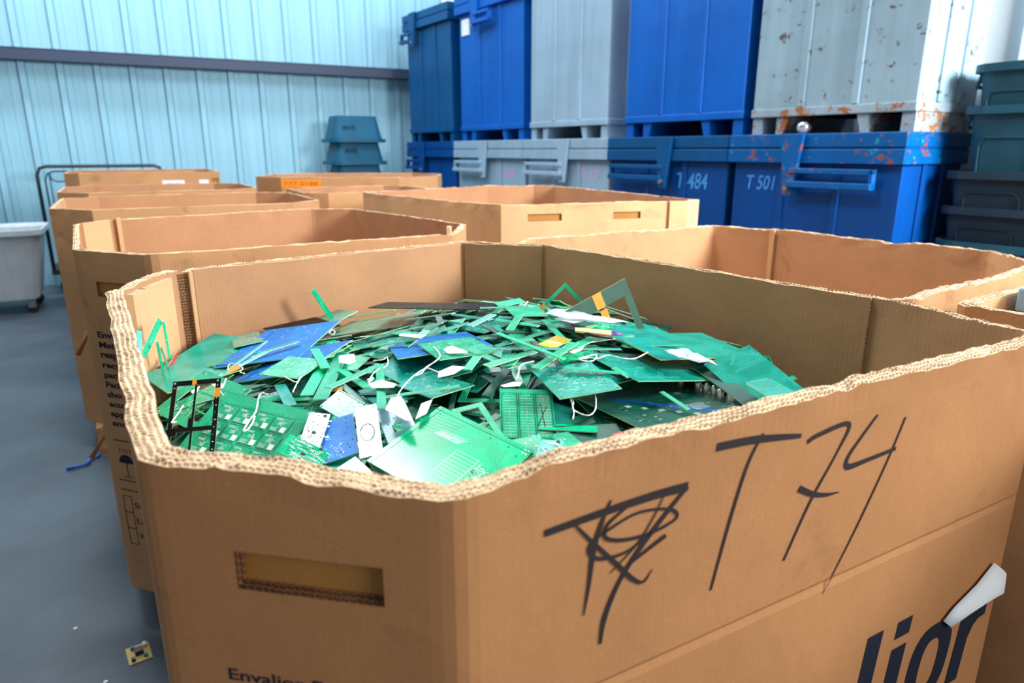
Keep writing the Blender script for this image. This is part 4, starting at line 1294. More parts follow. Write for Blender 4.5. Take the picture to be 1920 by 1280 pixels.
        for x, y in ((-.3, .3), (.0, .2), (.2, .3), (-.1, -.1), (.25, -.05), (.35, -.3)): b.ring(x * w, y * h, .0017)
        b.bus(R, 5)
    elif kind == 'knobs':
        for i in range(5): 
            cx, cy = -W2 + .045 + i * .018, H2 * .12 - i * .018
            b.r(cx, cy, .010, .010, 2, 0, 1); b.perf(cx - .005, cx + .005, cy - .005, cy + .005, .0016, 3, .6, 2)
        for i in range(16): b.disc(-.02 + (i % 4) * .022, .035 - (i // 4) * .020, .0020, 4, 3, 8); b.disc(-.02 + (i % 4) * .022, .035 - (i // 4) * .020, .0026, 5, 2, 8)
        for q in range(9): b.txt(.02, -.02 - q * .003, .03, R, .0008)
        for q in range(12): b.bus(R, 4)
        b.smd(R, 60); b.ln(-W2 * .6, H2 * .55, W2 * .5, -H2 * .75, .010, 6, 1); ms = ms + [BLUEMARK]
    elif kind == 'dots':
        for i in range(22): b.disc(-W2 * .85 + i * w * .039, -H2 * .5, .0009, 3)
        b.smd(R, 24); b.bus(R, 3)
    elif kind == 'smd':
        for q in range(8): b.bus(R, R.randint(2, 4))
        b.smd(R, int(45 + 3000 * w * h)); b.holes()
    elif kind == 'traces':
        for q in range(16): b.bus(R, R.randint(3, 6), 2, .0007)
        b.smd(R, 30)
    elif kind == 'big':
        for q in range(10): b.bus(R, R.randint(2, 6), 2, .0009)
        b.smd(R, 60); b.holes(.03)
        for q in range(4): b.r(R.uniform(-.35, .35) * w, R.uniform(-.3, .3) * h, .012, .012, 2)
    elif kind in ('smooth', 'bigsmooth'):
        b.ln(-W2 * .9, H2 * .8, W2 * .9, H2 * .8, .0006, 2)
        for q in range(3): b.bus(R, 3)
        b.holes(.04)
    elif kind == 'perf':
        b.perf(-W2 + .001, W2 - .001, -H2 + .001, H2 - .001, .0023)
    elif kind == 'tape':
        b.r(-W2 * .35, 0, w * .5, h * .96, 6, .02, 2); b.r(W2 * .45, .001, w * .45, h * .9, 7, -.03, 3)
        b.r(-W2 * .1, 0, w * .12, h * .8, 3, .5, 3); ms = ms + [TAPE_Y, TAPE]
    elif kind == 'strip':
        for i in range(int(w / .03)): b.disc(-W2 + .008 + i * .03, R.uniform(-.2, .2) * h, .0009, 3 if i % 2 else 4)
        if R.random() < .4: b.perf(-W2 + .002, W2 - .002, -h * .35, h * .35, .0026)
    elif kind == 'plain':
        b.holes(.08)
        for q in range(2): b.disc(-W2 + .006 + q * .006, H2 * .3, .0012, 3)
        b.bus(R, 3)
    return b.mesh('circuit_board_mesh', ms)


TAPE = mat('amber_tape', (216, 146, 20), 0.3)
TAPE_Y = mat('yellow_tape', (226, 214, 20), 0.3)
BLUEMARK = mat('blue_marker_streak', (20, 76, 180), 0.35)
HEROES = [
    ('grid', 'g', 0.1564, 0.1188, (-0.3705, 0.8758, 1.0326), (0.9378, -0.3387, -0.076), (-0.1063, -0.4888, 0.8659), 'green panel of twelve small boards with white squares, front left of pile'),
    ('bframe', 'k', 0.0652, 0.1165, (-0.4385, 0.8766, 1.0549), (0.9916, 0.1203, 0.048), (0.0529, -0.7144, 0.6978), 'black window frame panel standing over the front left boards'),
    ('xframe', 'g', 0.1325, 0.1026, (-0.4906, 1.017, 1.0278), (0.809, -0.5856, -0.0516), (-0.2216, -0.3851, 0.8959), 'green panel frame with crossed bars behind the black frame'),
    ('big', 'b', 0.2387, 0.1737, (-0.4715, 1.3445, 1.0306), (0.0929, 0.9944, 0.051), (-0.1604, -0.0356, 0.9864), 'large blue circuit board at the left rear of the pile'),
    ('big', 'b', 0.1445, 0.185, (-0.4058, 1.201, 1.0346), (0.3993, 0.905, 0.1464), (-0.2961, -0.0238, 0.9549), 'blue circuit board in front of the largest blue one'),
    ('big', 'b', 0.1619, 0.2315, (-0.141, 1.2049, 1.0674), (0.9584, 0.278, 0.0651), (-0.1026, 0.1228, 0.9871), 'blue circuit board in the middle of the pile, next to a white tag'),
    ('smd', 'g', 0.0855, 0.0775, (-0.3746, 1.1157, 1.0512), (0.2968, 0.9512, 0.0842), (-0.029, -0.0791, 0.9964), 'small green board lying tilted on the blue boards'),
    ('smd', 't', 0.1038, 0.0991, (0.0968, 0.9854, 1.0737), (0.9209, 0.3895, 0.0174), (0.0388, -0.1361, 0.9899), 'teal green board with dotted solder rows, centre right, string below'),
    ('dots', 't', 0.0641, 0.0808, (0.1574, 1.0451, 1.0679), (0.789, 0.6141, -0.019), (0.1119, -0.1132, 0.9872), 'teal board with a diagonal row of dots beside the centre right one'),
    ('big', 't', 0.2472, 0.1364, (0.2575, 1.0971, 1.058), (0.8333, 0.5251, -0.1728), (0.1857, 0.0284, 0.9822), 'long dark teal board under the clear plastic wrap'),
    ('knobs', 'd', 0.2195, 0.1982, (0.2383, 0.9903, 1.0324), (0.8804, 0.4726, -0.0399), (0.0134, 0.0592, 0.9982), 'teal board with a row of silver domed parts at the right'),
    ('smooth', 't', 0.0895, 0.1423, (0.3861, 1.0332, 1.0598), (0.9129, 0.288, 0.2893), (-0.1748, -0.3645, 0.9146), 'large glossy teal board leaning at the right corner'),
    ('smooth', 'd', 0.031, 0.1696, (0.3423, 1.0256, 1.0506), (0.9643, 0.2473, 0.0943), (-0.0742, -0.0895, 0.9932), 'narrow dark board wedged beside the leaning glossy one'),
    ('smooth', 't', 0.0467, 0.0688, (0.3851, 0.961, 1.0674), (0.9443, 0.3218, 0.0693), (-0.0456, -0.0807, 0.9957), 'small glossy teal board on the leaning board, right corner'),
    ('smooth', 't', 0.2213, 0.1442, (0.3028, 1.1636, 1.0767), (0.8783, 0.4644, -0.1138), (0.1291, -0.0013, 0.9916), 'pale teal board with a light edge, top of the right slope'),
    ('smooth', 't', 0.1308, 0.172, (0.26, 1.2244, 1.0695), (0.7787, 0.6269, -0.0246), (0.0819, -0.0627, 0.9947), 'teal board under the pale edged one on the right slope'),
    ('rframe', 'd', 0.1408, 0.1132, (0.1798, 1.263, 1.0973), (0.8306, 0.4308, 0.353), (0.3955, -0.9025, 0.1707), 'dark green frame with yellow tape standing at the back right'),
    ('rframe2', 'g', 0.0688, 0.0818, (0.1074, 1.3009, 1.1099), (0.7178, 0.2219, 0.6599), (0.1036, -0.9713, 0.214), 'thin green frame standing on its corner at the back'),
    ('smooth', 'k', 0.1363, 0.113, (-0.4854, 1.532, 1.0152), (0.6896, 0.724, 0.0188), (-0.0028, -0.0233, 0.9997), 'black board under the blue ones at the left rear'),
    ('smooth', 'k', 0.109, 0.2686, (-0.1763, 1.5045, 1.0716), (0.2178, 0.9716, -0.0923), (-0.0099, 0.0968, 0.9953), 'long black board lying along the back of the pile'),
    ('main', 'G', 0.1593, 0.1379, (-0.0773, 0.7919, 1.0379), (0.7993, -0.5805, -0.1553), (-0.0184, -0.2821, 0.9592), 'large bright green board with bus traces, front centre of pile'),
    ('lines', 'w', 0.0319, 0.0505, (-0.185, 0.7377, 1.0386), (0.7131, 0.6385, 0.2896), (-0.0442, -0.3712, 0.9275), 'small board of fine parallel lines at the front rim, centre'),
    ('blueplain', 'B', 0.0486, 0.0824, (-0.2323, 0.8422, 1.0401), (0.9494, 0.2103, 0.2333), (-0.1495, -0.3506, 0.9245), 'pale blue shiny board with black holes, front centre left'),
    ('perfcut', 'w', 0.0299, 0.095, (-0.1898, 0.8383, 1.053), (0.9664, 0.1998, 0.162), (-0.0719, -0.3947, 0.916), 'glare-painted dotted board with a round cut out, front centre'),
    ('sqcut', 'w', 0.0423, 0.0763, (-0.1584, 0.8721, 1.0524), (0.9093, 0.3025, 0.2859), (-0.168, -0.3617, 0.917), 'pale board with a square window, front centre'),
    ('comp', 'w', 0.028, 0.0692, (-0.2646, 0.8482, 1.0478), (0.9921, 0.0406, -0.1183), (0.1251, -0.3405, 0.9319), 'glare-painted board crowded with small parts, beside the panel of twelve'),
    ('blocks', 'T', 0.0559, 0.0415, (-0.248, 0.9415, 1.0479), (0.8279, -0.5004, -0.2533), (-0.0, -0.4517, 0.8922), 'light teal board with white blocks, above the blue front board'),
    ('cols', 'g', 0.079, 0.0986, (0.022, 0.9236, 1.0437), (0.998, 0.0489, -0.0412), (0.0575, -0.405, 0.9125), 'green panel of ladder-like columns marked with a black cross'),
    ('pframe', 'g', 0.0463, 0.097, (-0.0457, 0.8738, 1.0452), (0.9169, 0.3866, 0.0989), (0.0061, -0.2613, 0.9653), 'green dotted frame behind the large bright green board'),
    ('rings', 'g', 0.043, 0.0399, (0.0206, 0.8101, 1.0414), (0.9274, 0.3732, 0.0244), (0.0623, -0.2185, 0.9739), 'green board with white ringed holes near the front rim'),
    ('comp', 'T', 0.0289, 0.0472, (0.0464, 0.7883, 1.045), (0.9612, -0.272, 0.0467), (-0.1107, -0.2248, 0.9681), 'small silvery board with a corner hole at the front rim'),
    ('plain', 'g', 0.0284, 0.0618, (0.0749, 0.8252, 1.0413), (0.9224, 0.3852, -0.0292), (0.0275, 0.01, 0.9996), 'green strip with three pads beside the front rim'),
    ('smd', 'g', 0.0992, 0.1359, (-0.0944, 1.1111, 1.0872), (0.9221, 0.386, 0.0259), (-0.0495, 0.0515, 0.9974), 'green board with a white tag, centre of pile'),
    ('traces', 't', 0.1224, 0.1283, (-0.1542, 1.087, 1.0567), (0.7567, 0.6537, 0.0093), (0.0095, -0.0252, 0.9996), 'teal board in the middle, below the central blue board'),
    ('smd', 't', 0.085, 0.0868, (-0.1183, 0.9935, 1.0611), (0.6907, 0.723, -0.015), (0.0005, 0.0203, 0.9998), 'teal board with dense solder dots left of the ladder panel'),
    ('bigsmooth', 't', 0.1794, 0.1386, (-0.591, 1.2415, 1.0078), (0.7, 0.7085, 0.0902), (-0.0502, -0.0772, 0.9957), 'wide translucent green board in the left corner of the pile'),
    ('bigsmooth', 't', 0.1654, 0.1203, (-0.6296, 1.3748, 0.9985), (0.2902, 0.9411, 0.1733), (0.0071, -0.1832, 0.983), 'grey green board against the left rear of the box'),
    ('smooth', 'p', 0.2066, 0.1509, (-0.3233, 1.557, 1.0171), (0.9415, -0.2707, 0.201), (-0.1983, 0.0377, 0.9794), 'pale grey green board with a white edge at the rear left'),
    ('smooth', 'p', 0.1289, 0.0638, (-0.439, 1.6074, 1.0156), (0.4397, 0.8889, 0.1288), (-0.1065, -0.0908, 0.9902), 'pale board at the top left of the pile'),
    ('smd', 'p', 0.0585, 0.1605, (-0.575, 1.4259, 1.016), (0.9032, 0.4125, 0.1186), (-0.1532, 0.0516, 0.9869), 'small grey green board with a notch at the rear left'),
    ('smooth', 'd', 0.0581, 0.059, (0.1192, 1.2545, 1.095), (0.6892, 0.7219, -0.0624), (0.0917, -0.0015, 0.9958), 'dark green board edged in yellow near the back'),
    ('tape', 'Y', 0.0658, 0.0293, (0.071, 1.0964, 1.101), (0.5458, 0.8377, 0.0195), (0.0879, -0.0804, 0.9929), 'green board wrapped in yellow tape, centre of the pile'),
    ('plain', 'g', 0.0358, 0.0554, (-0.2852, 1.177, 1.0395), (0.952, -0.3037, -0.038), (-0.0129, -0.1639, 0.9864), 'small green board under a square white tag'),
    ('comp', 'g', 0.0572, 0.0359, (-0.2662, 0.802, 1.0379), (0.9024, -0.0908, -0.4213), (0.3759, -0.3123, 0.8724), 'green board with a ribbon chip at the front left rim'),
    ('perf', 'd', 0.0921, 0.0565, (0.1099, 0.8814, 1.0248), (0.9859, 0.1656, -0.0231), (0.0578, -0.2078, 0.9765), 'dark dotted frame piece in the hollow near the front rim'),
    ('smooth', 'r', 0.0452, 0.0104, (0.1376, 0.8533, 1.0347), (0.6788, 0.7317, 0.0617), (0.0544, -0.134, 0.9895), 'sliver of a red board in the dark hollow by the front rim'),
]
STRIPS = [
    ((-0.0247, 1.0901, 1.1188), (0.0802, 1.0018, 1.1009), 0.01),
    ((-0.0359, 1.0509, 1.1045), (0.1789, 1.0773, 1.095), 0.009),
    ((-0.04, 0.9956, 1.0917), (0.036, 1.0516, 1.099), 0.018),
    ((0.0354, 0.9816, 1.092), (0.1036, 1.0903, 1.1023), 0.016),
    ((-0.0687, 0.9963, 1.0855), (-0.0554, 1.0438, 1.0924), 0.014),
    ((-0.0115, 1.0019, 1.0897), (-0.0078, 1.0637, 1.0981), 0.014),
    ((-0.0049, 1.0038, 1.09), (0.0102, 1.0424, 1.0937), 0.012),
    ((-0.3123, 1.2048, 1.0506), (-0.2897, 0.9681, 1.0473), 0.022),
    ((-0.3334, 1.1717, 1.0465), (-0.3175, 0.994, 1.0446), 0.02),
    ((-0.2806, 0.9833, 1.0607), (-0.2185, 1.0841, 1.0662), 0.014),
    ((-0.2198, 1.0821, 1.0669), (-0.1784, 0.8763, 1.0677), 0.013),
    ((-0.1876, 0.9259, 1.0664), (-0.0766, 0.9452, 1.0775), 0.008),
    ((-0.2888, 1.0994, 1.0519), (-0.2227, 0.997, 1.0558), 0.014),
    ((-0.3838, 1.068, 1.0362), (-0.3361, 0.9722, 1.0372), 0.018),
    ((-0.0705, 1.0821, 1.0936), (0.0, 1.0051, 1.0861), 0.016),
    ((0.0599, 1.2421, 1.1041), (0.1058, 1.0824, 1.089), 0.012),
    ((-0.0296, 1.2283, 1.1075), (0.0479, 1.1885, 1.1054), 0.014),
    ((-0.0776, 1.203, 1.1017), (-0.0353, 1.2564, 1.111), 0.016),
    ((-0.0046, 1.144, 1.1092), (0.015, 1.248, 1.1129), 0.014),
    ((0.128, 1.1274, 1.0947), (0.2119, 1.1907, 1.089), 0.022),
    ((0.0686, 1.0517, 1.0936), (0.1493, 1.1525, 1.0954), 0.02),
    ((-0.1365, 1.207, 1.0907), (-0.0788, 1.2232, 1.1027), 0.014),
    ((-0.1929, 1.1865, 1.0681), (-0.1617, 1.2515, 1.081), 0.014),
    ((0.1797, 0.9919, 1.0749), (0.1591, 1.021, 1.0809), 0.01),
    ((-0.3638, 1.2081, 1.0568), (-0.3159, 1.1005, 1.0554), 0.016),
    ((-0.4985, 1.2465, 1.0318), (-0.4219, 1.3003, 1.0463), 0.012),
    ((-0.6451, 1.2401, 0.9781), (-0.592, 1.3947, 0.9868), 0.01),
    ((-0.7212, 1.3294, 0.9701), (-0.6863, 1.5074, 0.9757), 0.01),
    ((-0.5224, 1.1318, 1.0237), (-0.4603, 1.2281, 1.0457), 0.009),
    ((-0.1166, 1.3214, 1.0955), (-0.0403, 1.2512, 1.1018), 0.012),
    ((0.0, 1.0911, 1.1048), (0.0357, 1.1023, 1.1054), 0.016),
    ((0.0247, 1.2291, 1.1022), (0.1224, 1.2685, 1.0976), 0.012),
    ((0.038, 0.9029, 1.0314), (0.1204, 0.8936, 1.0304), 0.022),
    ((-0.2247, 1.259, 1.0579), (-0.2519, 1.187, 1.0498), 0.02),
    ((0.2296, 0.9897, 1.0523), (0.2583, 0.9378, 1.0437), 0.008),
    ((-0.745, 1.3445, 0.9721), (-0.6526, 1.5009, 0.9801), 0.006),
    ((-0.6855, 1.259, 0.9759), (-0.495, 1.2386, 1.0384), 0.006),
    ((-0.5109, 1.1509, 1.0292), (-0.4878, 1.3073, 1.0444), 0.005),
    ((-0.6806, 1.3143, 0.9751), (-0.6404, 1.3986, 0.9761), 0.01),
    ((-0.4059, 1.6294, 1.0141), (-0.2856, 1.6205, 1.035), 0.01),
    ((-0.2735, 1.251, 1.0685), (-0.1284, 1.2265, 1.1018), 0.006),
    ((-0.2214, 1.3767, 1.071), (-0.1146, 1.2988, 1.103), 0.012),
    ((-0.2565, 1.2133, 1.0604), (-0.1652, 1.1992, 1.0807), 0.016),
    ((-0.0632, 1.3159, 1.1098), (0.0317, 1.3206, 1.113), 0.008),
    ((0.1649, 1.0032, 1.0781), (0.0824, 1.0049, 1.0862), 0.01),
    ((0.192, 1.1244, 1.086), (0.2959, 1.1383, 1.0859), 0.008),
]
TAGS = [
    ([(-0.3058, 1.1531, 1.0611), (-0.2793, 1.1569, 1.0629), (-0.2678, 1.1172, 1.0615), (-0.276, 1.1051, 1.0605), (-0.2957, 1.1154, 1.0601)], 'square white paper tag on the small green board, left of centre'),
    ([(-0.2185, 0.9799, 1.0687), (-0.2012, 0.9923, 1.0713), (-0.1709, 0.9585, 1.0762), (-0.1735, 0.9449, 1.0751), (-0.207, 0.9554, 1.0706)], 'white paper tag crossed by the dotted strip'),
    ([(-0.1108, 0.9678, 1.083), (-0.112, 0.9882, 1.0856), (-0.0921, 1.0037, 1.09), (-0.071, 0.9949, 1.0911), (-0.0881, 0.9737, 1.0861)], 'long white paper tag tied to the looped string'),
    ([(-0.113, 1.0766, 1.0952), (-0.1006, 1.0856, 1.099), (-0.0712, 1.053, 1.0986), (-0.0717, 1.0471, 1.0976), (-0.1032, 1.0546, 1.0945)], 'white paper tag on the green board at centre top'),
    ([(-0.0172, 0.9482, 1.0773), (0.0016, 0.9565, 1.0802), (0.015, 0.9554, 1.0798), (0.011, 0.947, 1.0769), (-0.0117, 0.9446, 1.0761)], 'white paper tag above the ladder-like panel'),
    ([(-0.1706, 0.8587, 1.0746), (-0.1686, 0.8946, 1.078), (-0.155, 0.8976, 1.0793), (-0.1489, 0.882, 1.078), (-0.1277, 0.8232, 1.0722), (-0.1386, 0.8263, 1.0724)], 'large white paper tag with rounded corners, front centre'),
    ([(-0.1281, 0.8446, 1.0665), (-0.1258, 0.8886, 1.0716), (-0.1115, 0.9005, 1.0735), (-0.1151, 0.8607, 1.0684)], 'plain white paper tag standing beside the bright green board'),
    ([(0.0773, 1.2027, 1.1158), (0.1037, 1.2308, 1.115), (0.1422, 1.219, 1.1098), (0.1098, 1.186, 1.112)], 'white paper sheet near the dark yellow edged board at the back'),
    ([(-0.2105, 1.2398, 1.0789), (-0.1532, 1.1834, 1.0909), (-0.1615, 1.1729, 1.0879), (-0.2099, 1.2229, 1.0782)], 'thin white paper tag left of the middle blue board'),
    ([(0.0909, 1.0429, 1.1007), (0.1174, 1.0695, 1.1019), (0.1115, 1.0532, 1.1003), (0.0973, 1.038, 1.0995)], 'white paper piece right of the yellow taped board'),
    ([(-0.5073, 1.0176, 1.044), (-0.4999, 1.0341, 1.0463), (-0.4938, 1.0103, 1.0449), (-0.5003, 1.0058, 1.0438)], 'small white tag between the bars of the green frame'),
    ([(-0.4671, 1.0031, 1.0606), (-0.4603, 1.0114, 1.0631), (-0.4387, 0.9834, 1.0658), (-0.4435, 0.9709, 1.0634)], 'white bow shaped tag at the corner of the panel of twelve'),
]
STRINGS = [
    ([(-0.353, 0.9294, 1.0708), (-0.3642, 0.937, 1.0697), (-0.3636, 0.922, 1.0687), (-0.35, 0.8733, 1.0673), (-0.3482, 0.8483, 1.0657), (-0.3469, 0.8252, 1.0639), (-0.3446, 0.8135, 1.063), (-0.3411, 0.8171, 1.0636), (-0.3407, 0.8314, 1.0651), (-0.3451, 0.8555, 1.0666)], 'white string looped over the panel of twelve boards'),
    ([(-0.1274, 1.0664, 1.1027), (-0.1122, 1.0186, 1.1009), (-0.129, 0.9838, 1.0947), (-0.1455, 0.9556, 1.0896), (-0.1569, 0.9118, 1.0845), (-0.1581, 0.8811, 1.0815)], 'long white string ending at the large rounded tag'),
    ([(0.033, 0.9827, 1.1043), (0.0135, 0.9702, 1.1023), (0.0094, 0.9496, 1.0958), (0.0062, 0.9348, 1.091)], 'bent white string above the ladder-like panel'),
    ([(0.0838, 0.9535, 1.0612), (0.0895, 0.9361, 1.0577), (0.0871, 0.9154, 1.0541), (0.0979, 0.9006, 1.0518), (0.1097, 0.8979, 1.0512), (0.1202, 0.918, 1.0539), (0.1243, 0.9609, 1.0602)], 'white string hanging below the teal board at centre right'),
    ([(0.0834, 0.9484, 1.0622), (0.0865, 0.928, 1.0582), (0.0875, 0.9028, 1.0541), (0.0843, 0.8822, 1.0512)], 'frayed white string end hanging in the dark hollow'),
    ([(0.103, 1.0082, 1.0989), (0.1207, 1.0196, 1.0989), (0.1331, 1.0185, 1.0975), (0.1521, 1.0356, 1.0976), (0.1726, 1.031, 1.0945), (0.1946, 1.0355, 1.0923), (0.222, 1.0687, 1.093)], 'long wavy white string on the right half of the pile'),
    ([(0.1018, 1.0051, 1.1016), (0.1161, 1.0158, 1.1018), (0.1322, 1.0254, 1.1015), (0.1245, 1.0019, 1.0991), (0.1078, 0.9986, 1.1002), (0.1035, 1.0054, 1.1015)], 'knotted white string beside the wavy one'),
    ([(-0.4833, 1.1047, 1.0502), (-0.4934, 1.1369, 1.0505), (-0.4766, 1.1303, 1.0535), (-0.4558, 1.1004, 1.0554), (-0.4537, 1.0829, 1.0545), (-0.4413, 1.0695, 1.0561)], 'curled white string with orange tape on the blue boards'),
    ([(-0.3579, 1.0162, 1.0693), (-0.341, 0.9968, 1.0698), (-0.3286, 0.9859, 1.0701), (-0.3284, 1.01, 1.0706), (-0.3257, 0.9764, 1.0699), (-0.3213, 0.9436, 1.069)], 'white string tied under the tilted green board'),
    ([(-0.2267, 1.0663, 1.0792), (-0.2104, 1.0636, 1.0818), (-0.2046, 1.0705, 1.0834), (-0.1972, 1.0335, 1.084), (-0.2013, 1.0143, 1.0831)], 'thick white string loop at the corner of the dotted strip'),
    ([(-0.209, 1.0315, 1.0776), (-0.2153, 1.0073, 1.0767), (-0.2137, 0.9591, 1.0776), (-0.2105, 0.9832, 1.0779), (-0.2189, 0.9765, 1.0767)], 'thin white string beside the dotted strip'),
    ([(-0.3553, 1.2814, 1.0688), (-0.3565, 1.3063, 1.0687), (-0.346, 1.2897, 1.0688), (-0.3451, 1.2698, 1.0687), (-0.3553, 1.2814, 1.0688)], 'small white ring of string at the rear left'),
    ([(0.0245, 1.2749, 1.1264), (0.031, 1.2961, 1.1281), (0.0223, 1.2658, 1.1253)], 'short white string sticking up at the back of the pile'),
    ([(-0.4367, 0.9893, 1.0749), (-0.4261, 0.9453, 1.0742), (-0.4461, 0.9697, 1.0706), (-0.4097, 0.9115, 1.0766)], 'white string at the corner of the black frame'),
    ([(-0.4765, 0.9285, 1.0539), (-0.4642, 0.8805, 1.0566), (-0.4561, 0.852, 1.0589), (-0.4507, 0.8542, 1.0595)], 'white string hanging in the black frame'),
    ([(-0.1116, 0.9706, 1.0913), (-0.1299, 0.9895, 1.0911), (-0.1358, 0.9717, 1.0885), (-0.147, 0.9656, 1.0863)], 'white string joined to the long white tag'),
]



def frame_matrix(p, x, z):
    x = Vector(x).normalized(); z = Vector(z).normalized(); y = z.cross(x).normalized(); x = y.cross(z)
    return Matrix(((x.x, y.x, z.x, p[0]), (x.y, y.y, z.y, p[1]), (x.z, y.z, z.z, p[2]), (0, 0, 0, 1)))


CTRL = np.array([(0, .6, -.40), (0, .8, -.39), (0, .9, -.375), (0, 1.0, -.347), (0, 1.13, -.328), (0, 1.33, -.318), (0, 1.5, -.33), (0, 1.8, -.40), (-.1, 1.9, -.42), (-.7, 1.4, -.46), (-.72, 1.25, -.46), (-.55, .95, -.42),
                 (-.3, .6, -.42), (.64, 1.15, -.50), (.6, .9, -.48), (.56, 1.2, -.44), (.3, .75, -.40), (.4, 1.2, -.34), (.3, 1.6, -.37), (.1, 1.85, -.41), (-.4, 1.3, -.38), (-.3, 1.05, -.385), (-.45, 1.55, -.43), (.4, .95, -.385)])


def pile_h(x, y):
    d = (CTRL[:, 0] - x) ** 2 + (CTRL[:, 1] - y) ** 2
    w = 1 / (d + .004) ** 1.6
    return 1.41 + float((w * CTRL[:, 2]).sum() / w.sum())


G0x, G0y, CELL, NX, NY = -0.80, 0.44, 0.006, 270, 258
GX = G0x + (np.arange(NX) + .5) * CELL; GY = G0y + (np.arange(NY) + .5) * CELL
XX, YY = np.meshgrid(GX, GY, indexing='ij')
dd = (XX[..., None] - CTRL[:, 0]) ** 2 + (YY[..., None] - CTRL[:, 1]) ** 2
ww = 1 / (dd + .004) ** 1.6
TARGET = 1.41 + (ww * CTRL[:, 2]).sum(-1) / ww.sum(-1)
INSIDE = np.ones_like(XX, bool)
INS = [.048, .036, .030, .026, .026, .026, .040, .042]
for i in range(8):
    a, b = B1[i], B1[(i + 1) % 8]; L = math.hypot(b[0] - a[0], b[1] - a[1])
    INSIDE &= ((b[0] - a[0]) * (YY - a[1]) - (b[1] - a[1]) * (XX - a[0])) / L > INS[i]


def inside(x, y, m=0.0):
    for i in range(8):
        a, b = B1[i], B1[(i + 1) % 8]; L = math.hypot(b[0] - a[0], b[1] - a[1])
        if ((b[0] - a[0]) * (y - a[1]) - (b[1] - a[1]) * (x - a[0])) / L < INS[i] + m: return False
    return True


def footprint(mtx, w, h):
    """cells under a board and the height of its underside there"""
    x, y, z, p = (mtx.col[i].to_3d() for i in range(4))
    if abs(z.z) < .25: return None, None
    rel = (XX - p.x, YY - p.y)
    hz = p.z - (z.x * rel[0] + z.y * rel[1]) / z.z
    lx = rel[0] * x.x + rel[1] * x.y + (hz - p.z) * x.z
    ly = rel[0] * y.x + rel[1] * y.y + (hz - p.z) * y.z
    return (np.abs(lx) < w / 2) & (np.abs(ly) < h / 2), hz


CAP = np.full_like(XX, 9.0)
heroes = []
for (kind, pal, w, h, p, ax, az, lab) in HEROES:
    mtx = frame_matrix(p, ax, az)
    fp, hz = footprint(mtx, w, h)
    if fp is not None: CAP[fp] = np.minimum(CAP[fp], hz[fp] - .0005)
    me = make_board(kind, pal, w, h, hash((round(w * 1e4), round(h * 1e4))) % 9999)
    nm = 'panel_frame' if 'frame' in kind else 'circuit_board'
    o = bpy.data.objects.new(nm, me); COL.objects.link(o); o.matrix_world = mtx
    tag(o, lab, 'circuit board', 'distinct circuit boards in the near box')
    heroes.append((o, mtx, w, h, kind))

# the deposit of loose boards: each new one comes to rest on those below it
R = random.Random(11)
VAR = []
for i, (kind, pal, w, h) in enumerate([
        ('smd', 'g', .16, .11), ('smd', 't', .13, .10), ('traces', 't', .19, .12), ('smooth', 'g', .20, .13), ('smooth', 't', .24, .14), ('big', 'b', .17, .12), ('plain', 'g', .09, .07), ('smd', 'g', .10, .08),
        ('fframe', 'g', .15, .10), ('pframe', 't', .14, .10), ('perf', 't', .10, .06), ('comp', 'T', .08, .05), ('traces', 'd', .17, .12), ('plain', 't', .12, .06), ('smooth', 'p', .16, .09), ('smd', 'G', .09, .06),
        ('strip', 'g', .17, .012), ('strip', 't', .21, .010), ('strip', 'g', .12, .016), ('strip', 'G', .10, .013), ('strip', 'p', .15, .008), ('strip', 'g', .08, .020), ('strip', 't', .25, .014), ('strip', 'g', .06, .012)]):
    VAR.append((make_board(kind, pal, w, h, 100 + i), w, h, kind, pal))
HM = TARGET - .052
TOP = np.full(XX.shape, -1)
deposit = []
cells = np.argwhere(INSIDE)


def try_drop(vi, cx, cy, rz, limit, tiltj):
    me, w, h, kind, pal = VAR[vi]
    c, s = math.cos(rz), math.sin(rz)
    for a in (-1, 1):
        for b in (-1, 1):
            x = cx + a * w / 2 * c - b * h / 2 * s; y = cy + a * w / 2 * s + b * h / 2 * c
            if not inside(x, y, .002): return False
    lx = (XX - cx) * c + (YY - cy) * s; ly = -(XX - cx) * s + (YY - cy) * c
    fp = (np.abs(lx) < w / 2) & (np.abs(ly) < max(h / 2, .004))
    if fp.sum() < 4: return False
    X = XX[fp]; Y = YY[fp]; Z = HM[fp]
    A = np.stack([X - cx, Y - cy, np.ones_like(X)], 1)
    sol, *_ = np.linalg.lstsq(A, Z, rcond=None)
    gx, gy = sol[0] * .8 + R.gauss(0, tiltj), sol[1] * .8 + R.gauss(0, tiltj) - .02
    gx = max(-.5, min(.5, gx)); gy = max(-.5, min(.5, gy))
    pl = gx * (X - cx) + gy * (Y - cy)
    z0 = np.sort(Z - pl)[int(len(Z) * .985)] + .0004
    und = pl + z0
    if (und + .0016 > CAP[fp]).any(): return False
    if (und > TARGET[fp] + limit).any(): return False
    n = Vector((-gx, -gy, 1)).normalized()
    mtx = frame_matrix((cx, cy, z0), (c, s, gx * c + gy * s), n)
    fp2 = fp & (HM < 9)
    HM[fp] = np.maximum(HM[fp], und + .0018)
    TOP[fp] = len(deposit)
    deposit.append((vi, mtx, int(fp.sum()), (cx, cy)))
    return True


